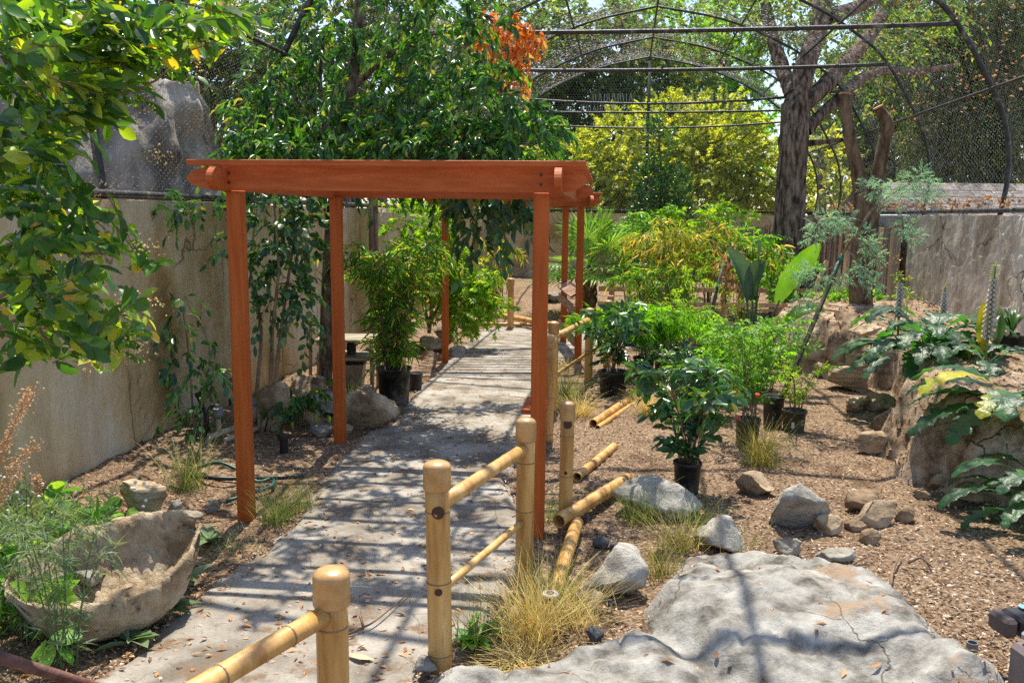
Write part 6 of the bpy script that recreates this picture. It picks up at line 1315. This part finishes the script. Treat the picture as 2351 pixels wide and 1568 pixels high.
# ------------------------------------------------------------------ wooden fences, boards, shed, conduit
def wfence(label, posts, Y, rails, h=.76, ph=.095):
    b = V(posts[0], 770, Y); b.z = 0; t = thing('wooden_fence', label, 'fence', b)
    for x in posts:
        p = V(x, 770, Y); MB().bbox(Vector((p.x, p.y, h / 2 - .05)), (ph, ph, h + .1), None, .008).build('post', M['wood'], t)
    a, c = V(min(posts) - 30, 770, Y - .07), V(max(posts) + 40, 770, Y - .07)
    for z, hh in rails: MB().bbox(Vector(((a.x + c.x) / 2, Y - .07, z)), (c.x - a.x, .04, hh), None, .004).build('rail', M['wood'], t)
wfence('light wooden fence along the near side of the crossing path', (1400, 1525, 1660, 1786), 13.5, ((.64, .07), (.27, .05)))
wfence('light wooden fence on the far side of the crossing path', (1402, 1479, 1570, 1697, 1820), 16.3, ((.64, .09), (.27, .05)), .80)
a, c = G(1395, 792, .03), G(1668, 784, .03); tag(MB().bbox(Vector(((a.x + c.x) / 2, 13.62, .05)), (c.x - a.x, .05, .16), None, .006).build('edging_board', M['wood'], None, base=Vector(((a.x + c.x) / 2, 13.62, 0))), 'timber edging board along the crossing path', 'board')
rng = np.random.default_rng(210); fb = AW(4.15, 15.3); t = thing('board_fence', 'weathered upright boards leaning along the right wall', 'fence', Vector((fb[0], fb[1], .3)))
yc = 15.25
while yc < 22.6:
    wd = rng.uniform(.16, .42); q = AC(yc + wd / 2) + AE * (4.14 - rng.uniform(0, .05)); hh = 2.0 - rng.uniform(0, .18)
    R_ = Matrix.Rotation(math.atan2(AX.y, AX.x), 3, 'Z') @ Matrix.Rotation(rng.uniform(-.02, .035), 3, 'Y') @ Matrix.Rotation(rng.uniform(0, .03), 3, 'X')
    MB().bbox(Vector((q.x, q.y, hh / 2 + .05)), (wd - .012, .03, hh - .1), R_, .004).build('board', M['wood_grey'] if rng.uniform() < .75 else M['wood'], t); yc += wd
q = V(1835, 695, 14.6); tag(MB().tube([Vector((q.x, q.y, .1)), V(1898, 600, 15.2)], .045, 4).build('timber_prop', M['wood'], None, base=Vector((q.x, q.y, .1))), 'light timber prop leaning between the fence and the boards', 'timber')
a, c = G(1838, 703, .74), V(1926, 718, 12.3); tag(MB().tube([V(1838, 700, 12.6), V(1926, 716, 12.2)], .018, 8).build('digging_tool', M['wood'], None, smooth=True, base=V(1880, 712, 12.4)), 'wooden tool handle lying on the raised bed beside the block rock', 'tool')
hose('grey conduit bending down the right wall beside the boards', [V(2000, 497, 15.2), V(2060, 497, 14.9), V(2088, 500, 14.8), V(2096, 520, 14.75), V(2094, 600, 14.7), V(2088, 700, 14.6)], .03, plain('conduit', (.30, .32, .33), .5), 'pipe')
def reed():
    rng = np.random.default_rng(215); b = V(1760, 690, 21.0); b.z = .3; t = thing('reed_screen', 'dark reed screen tied to wires before the far wall by the oak', 'screen', b)
    a, c = V(1690, 700, 21.3), V(1905, 700, 20.4); n = 120
    for k in range(n):
        p = a.lerp(c, k / n); MB().tube([Vector((p.x, p.y, .25)), Vector((p.x + rng.uniform(-.02, .02), p.y, 1.75 + rng.uniform(-.1, .1)))], .011, 4).build('reed', M['wood_grey'], t)
    for z in (.7, 1.3): MB().tube([Vector((a.x, a.y - .02, z)), Vector((c.x, c.y - .02, z))], .012, 5).build('wire', M['bark_brown'], t)
reed()
def shed():
    M['shingle'] = surf('roof_shingle', [(0.3, (.11, .095, .085)), (0.6, (.23, .20, .18)), (0.8, (.34, .31, .28))], scale=6, rough=.95, bump=.6, bscale=20, stretch=(1, 3, 3), var=.35)
    b = Vector((8.2, 19.0, 0)); t = thing('shed', 'low shed with a weathered shingle roof outside the right wall', 'shed', b); x0, x1, y0, y1, zr, ze = 7.75, 15.5, 18.4, 21.6, 2.78, 1.85; ym = (y0 + y1) / 2
    MB().box(((x0 + x1) / 2 + .1, ym, .95), (x1 - x0 - .4, y1 - y0 - .5, 1.9)).build('wall', M['wood_grey'], t)
    MB().add([(x0 + .12, y0, ze - .02), (x0 + .12, y1, ze - .02), (x0 + .12, ym, zr - .05), (x0 + .2, y0, ze - .02), (x0 + .2, y1, ze - .02), (x0 + .2, ym, zr - .05)], [(0, 2, 1), (3, 4, 5), (0, 1, 4, 3)]).build('gable', M['wood_grey'], t)
    roof = MB().add([(x0, y0 - .1, ze - .03), (x1, y0 - .1, ze - .03), (x1, ym, zr - .03), (x0, ym, zr - .03), (x1, y1, ze), (x0, y1, ze)], [(0, 1, 2, 3), (3, 2, 4, 5)]).build('roof', M['shingle'], t)
    rows = 6; sl = Vector((0, ym - y0 + .1, zr - ze)); me_ = None; rng = np.random.default_rng(220)
    for j in range(rows):
        x = x0 - .02; z_ = j / rows
        while x < x1 - .1:
            w_ = rng.uniform(.35, .7); p = Vector((x + w_ / 2, y0 - .1, ze)) + sl * ((j + .5) / rows); R_ = Matrix.Rotation(math.atan2(sl.z, sl.y) - .03, 3, 'X')
            MB().box(p + Vector((0, 0, .01)), (w_ - .015, sl.length / rows * 1.12, .022), R_).build('shingle', M['shingle'], roof); x += w_
shed()

# ------------------------------------------------------------------ hanging orange leaves, leaves on the net
rng = np.random.default_rng(300)
b = V(1150, 60, 10.2); ob2 = thing('withered_branch', 'broken branch of bright orange dead leaves hanging under the net', 'branch', b)
limb(ob2, px_pts([(1060, 15, 10.3), (1130, 40, 10.3), (1190, 60, 10.3), (1235, 80, 10.3)]), .015, .004, M['bark_brown'], 'twig', 6)
foliage(ob2, cpx([(1110, 50, 10.3, 50, 22, 18), (1170, 70, 10.3, 44, 36, 20), (1215, 70, 10.3, 30, 26, 12), (1160, 125, 10.3, 22, 50, 22), (1185, 150, 10.3, 14, 40, 10), (1090, 40, 10.3, 24, 12, 7)]), M['lf_orange'], rng, tl=.13, nl=7, LL=.095, WW=.045, T=T_POINT, droop=1.2, upb=-.6, shell=.0, name='withered_leaves')
n = 3600; u = np.clip(rng.normal(0, 1.9, n), -4, 4); y = rng.uniform(9.5, 23, n); sidx = rng.uniform(size=n) < .22; u[sidx] = rng.uniform(3.2, 4.25, sidx.sum())
P = np.array([tuple(AP(a, prof_z(a) + .03, q)) for a, q in zip(u, y)]) + rng.normal(0, .02, (n, 3))
VV, FF = leaves_arr(P, rnd_dirs(n, rng) * np.array([1, 1, .4]), rnd_dirs(n, rng), rng.uniform(.03, .06, n), rng.uniform(.02, .04, n), T_DIA)
tag(np_mesh('dry_leaves', VV, FF, M['lf_dead'], None), 'dry brown leaves caught on top of the aviary net', 'leaves', kind='stuff')
rng = np.random.default_rng(301); m_ = 500; y = rng.uniform(8, 22, m_); P = np.array([tuple(AP(4.32, 2.15 + rng.uniform(0, .12), q)) for q in y]) + rng.normal(0, .04, (m_, 3)) * np.array([1, 1, .6])
VV, FF = leaves_arr(P, rnd_dirs(m_, rng), rnd_dirs(m_, rng), rng.uniform(.05, .1, m_), rng.uniform(.03, .06, m_), T_DIA)
tag(np_mesh('dry_leaves', VV, FF, M['lf_dead'], None), 'dry leaves heaped at the net foot on the right wall top', 'leaves', kind='stuff')

# ------------------------------------------------------------------ mulch chips, pebbles, litter, twigs on the ground
def surface_z(X, Y):
    z = ground_h(X, Y); dp = poly_sd(path_poly, X, Y); z = np.where(dp > -.02, PATH_Z + .006 * nz(X, Y, 2.0, 4) + .012 * sm(Y, 14, 18), z)
    ds = poly_sd(slab_poly, X, Y); z = np.maximum(z, np.where(ds > -.1, slab_h(X, Y, ds), -9))
    db = poly_sd(bed_poly, X, Y); z = np.maximum(z, np.where(db > -.4, bed_h(X, Y, db), -9)); return z, dp, ds, db
def scatter(n, seed, yr=(2.3, 13), power=1.6):
    rng = np.random.default_rng(seed); t = rng.uniform(0, 1, n) ** power; Y = yr[0] + (yr[1] - yr[0]) * t; X = Y * rng.uniform(-.62, .66, n)
    lw = X - (-2.26 + .13 * (Y - 12.5)); rw = (6.2 + .13 * (Y - 11.4)) - X; k = (lw > .05) & (rw > .05); return X[k], Y[k], rng
def tri_chips(X, Y, Z, rng, l0, l1, w0, w1, up=.35):
    n = len(X); a = rng.uniform(0, 6.283, n); D = np.stack([np.cos(a), np.sin(a), rng.normal(0, up, n)], 1); Nn = np.stack([rng.normal(0, .4, n), rng.normal(0, .4, n), np.ones(n)], 1)
    return leaves_arr(np.stack([X, Y, Z], 1), D, Nn, rng.uniform(l0, l1, n), rng.uniform(w0, w1, n), T_DIA)
M['chip'] = leaf('wood_chip', [(0.0, (.045, .025, .014)), (.3, (.12, .07, .04)), (.65, (.225, .155, .095)), (.9, (.32, .235, .155)), (1.0, (.38, .31, .23))], .05, (1, 1, 1), .9, .1)
X, Y, rng = scatter(90000, 310); Z, dp, ds, db = surface_z(X, Y)
k = (dp < .02) & ((ds < .03) | ((ds < .16) & (rng.uniform(size=len(X)) < .35))) & (db < -.08); k |= (dp < -.2) & (db > .3) & (rng.uniform(size=len(X)) < .5)
X, Y, Z = X[k], Y[k], Z[k]; VV, FF = tri_chips(X, Y, Z + .004, rng, .012, .038, .005, .014)
tag(np_mesh('mulch_chips', VV, FF, M['chip'], None), 'brown wood chip mulch strewn over the beds', 'mulch', kind='stuff')
X, Y, rng = scatter(9000, 311, (2.3, 12), 1.5); Z, dp, ds, db = surface_z(X, Y); k = ((dp > 0) & (rng.uniform(size=len(X)) < .55)) | ((ds > .05) & (rng.uniform(size=len(X)) < .10)) | ((X < -1.2) & (dp < 0) & (db < -.1))
k |= (np.abs(dp) < .15)
X, Y, Z = X[k], Y[k], Z[k]; VV, FF = tri_chips(X, Y, Z + .003, rng, .02, .065, .006, .026, .3)
tag(np_mesh('leaf_litter', VV, FF, M['lf_dead'], None), 'fallen dry leaves and bark bits on path and soil', 'leaf litter', kind='stuff')
# pebbles
def pebbles(label, X, Y, Z, rng, r0, r1, mat):
    n = len(X); o = np.array([(1, 0, 0), (-1, 0, 0), (0, 1, 0), (0, -1, 0), (0, 0, 1), (.6, .6, .5), (-.6, .6, .5), (-.6, -.6, .5), (.6, -.6, .5)], float)
    F = np.array([(0, 5, 8), (5, 4, 8), (2, 5, 0), (2, 6, 5), (6, 4, 5), (1, 6, 2), (1, 7, 6), (7, 4, 6), (3, 7, 1), (3, 8, 7), (8, 4, 7), (3, 0, 8)])
    R = rng.uniform(r0, r1, (n, 1, 1)) * rng.uniform(.7, 1.3, (n, 1, 3)); a = rng.uniform(0, 6.283, n); c, s = np.cos(a), np.sin(a)
    Q = o[None] * (1 + rng.normal(0, .12, (n, 9, 3))) * R * np.array([1, .8, .62]); Q = np.stack([Q[..., 0] * c[:, None] - Q[..., 1] * s[:, None], Q[..., 0] * s[:, None] + Q[..., 1] * c[:, None], Q[..., 2]], -1)
    VV = (Q + np.stack([X, Y, Z], 1)[:, None]).reshape(-1, 3); FF = (F[None] + (np.arange(n) * 9)[:, None, None]).reshape(-1, 3)
    return tag(np_mesh('pebbles', VV, FF, mat, None), label, 'pebbles', kind='stuff')
M['pebble'] = leaf('pebble', [(0.0, (.10, .075, .055)), (.4, (.22, .17, .125)), (.8, (.27, .21, .155)), (1.0, (.42, .37, .30))], .0, (1, 1, 1), .85, .2)
X, Y, rng = scatter(16000, 312, (2.3, 9), 1.3); Z, dp, ds, db = surface_z(X, Y)
dens = np.exp(-((X - 2.55) ** 2 / .35 + (Y - 4.0) ** 2 / 1.6)) + .05; k = (dp < 0) & (ds < .0) & (db < -.05) & (rng.uniform(size=len(X)) < dens)
pebbles('gravel and pebbles in the mulch below the acanthus', X[k], Y[k], Z[k], rng, .004, .018, M['pebble'])
X, Y, rng = scatter(26000, 313, (2.6, 12), 1.2); Z, dp, ds, db = surface_z(X, Y); k = (dp > -.1) & (rng.uniform(size=len(X)) < .18); k |= (np.abs(X - .42) < .35) & (Y > 5.2) & (Y < 9) & (dp < 0)
pebbles('pale pebbles along the path and behind the pergola post', X[k], Y[k], Z[k], rng, .003, .013, M['pebble'])
# lumps of soil on the raised bed and its face
X, Y, rng = scatter(30000, 314, (5.3, 13), .9); Z, dp, ds, db = surface_z(X, Y); k = (db > -.15)
pebbles('dry clods crumbling over the raised bed', X[k], Y[k], Z[k] - .004, rng, .006, .022, M['mud'])
# twigs
def twig(label, pts, r):
    P = curve(pts, 10); tag(MB().tube(P, np.linspace(r, r * .4, len(P)), 6).build('fallen_twig', M['twig'], None, smooth=True, base=P[0]), label, 'twig')
twig('long forked dead twig lying on the path by the railing', [G(800, 1455, .035), G(850, 1432, .05), G(890, 1402, .05), G(938, 1362, .04)], .006)
twig('short dead twig crossing the long one on the path', [G(835, 1438, .04), G(830, 1412, .05), G(826, 1395, .06)], .004)
twig('dark root-like twig on the mulch beyond the slab', [G(2045, 1345, .08), G(2050, 1310, .10), G(2068, 1270, .09)], .011)
twig('bent reddish twig beside the root-like one', [G(2085, 1292, .07), G(2115, 1280, .1), G(2138, 1300, .07), G(2112, 1262, .08)], .008)
twig('thin reddish twig behind the flat pale stone', [G(1955, 1298, .07), G(1985, 1280, .09), G(2010, 1275, .08)], .006)
twig('long thin stem lying before the potted bamboo', [G(870, 930, .05), G(905, 925, .07), G(930, 918, .07)], .012)
M['husk'] = plain('bamboo_husk', (.50, .36, .20), .6)
P_ = curve([G(795, 1500, .035), G(830, 1505, .05), G(858, 1512, .036)], 8); vs, f = ribbon(P_, [.02 * math.sin(math.pi * (i + .5) / len(P_)) for i in range(len(P_))], (0, 0, 1), .3, .5, 0, 5); tag(MB().add(vs, f).build('bamboo_sheath', M['husk'], None, smooth=True, base=G(830, 1505, .03)), 'pale curled bamboo sheath on the path by the near post', 'husk')
# solar light
o = G(1262, 1425, .02); t = thing('solar_light', 'small round solar stake light in the dry grass', 'light', o)
MB().tube([o, o + Vector((0, 0, .12))], .008, 8).build('stake', M['black_plastic'], t); MB().lathe(o + Vector((0, 0, .12)), [(.02, 0), (.04, .012), (.042, .02), (.038, .024)], 16).build('lamp_head', plain('steel', (.42, .42, .44), .3, var=.05), t); MB().lathe(o + Vector((0, 0, .1445)), [(.02, 0), (.02, .003), (.012, .004)], 12).build('solar_cell', M['plug'], t)
# the tools at the lower right
def tools():
    mB, mG, mL = plain('tool_black', (.028, .024, .023), .45), plain('tool_grey', (.16, .13, .125), .45), plain('tool_label', (.14, .36, .46), .5)
    o = G(2330, 1500, .0); t = thing('tool_case', 'black and brown plastic tool case with louvred top by the gravel', 'tool case', o); R_ = Matrix.Rotation(.12, 3, 'Z')
    c = V(2365, 1428, 3.55)
    MB().bbox(c, (.18, .14, .085), R_, .012).build('case_body', mB, t)
    for i in range(5): MB().box(c + R_ @ Vector((-.055 + .024 * i, -.05, .052)), (.012, .05, .006), R_).build('louvre', mG, t)
    MB().box(c + R_ @ Vector((.02, .04, .052)), (.09, .035, .004), R_).build('label', mL, t)
    MB().bbox(c + R_ @ Vector((-.135, -.01, .005)), (.06, .13, .085), R_, .015).build('end_grip', plain('tool_brown', (.085, .058, .05), .5), t)
    e = V(2362, 1545, 3.3); MB().bbox(e, (.10, .14, .22), R_, .02).build('lower_body', mG, t); MB().bbox(e + Vector((.02, -.01, .145)), (.08, .12, .04), R_, .014).build('carry_handle', plain('tool_pale', (.30, .28, .30), .4), t)
    MB().bbox(Vector((e.x, e.y + .04, (e.z - .1) / 2)), (.11, .12, max(.05, e.z - .12)), R_, .01).build('foot', mB, t)
    q = G(2230, 1505, .03); tag(MB().lathe(q - Vector((0, 0, .01)), [(.024, 0), (.024, .075), (.020, .075), (.020, .03)], 14).build('pipe_stub', M['pvc_grey'], None, base=q), 'short grey pipe stub standing in the gravel', 'pipe')
tools()
# unseen crown mass added to the laurel above the frame, to dapple the path
rng = np.random.default_rng(320)
foliage(laurel, [(Vector(c), r_, n_) for c, r_, n_ in (((-1.3, 7.6, 5.0), (1.0, .9, .45), 46), ((-.5, 7.0, 4.8), (.9, .8, .4), 44), ((.2, 7.6, 4.9), (.9, .9, .45), 46), ((-.6, 8.4, 5.1), (1.2, .8, .5), 46), ((-.9, 6.4, 4.5), (.7, .5, .3), 22), ((.5, 6.6, 4.7), (.6, .6, .3), 22), ((-1.6, 8.4, 4.9), (.7, .7, .4), 24))], M['lf_laurel'], rng, tl=.30, nl=8, LL=.135, WW=.05, T=T_POINT, ang=.75, droop=.6, name='added_shade_foliage', shell=.1)
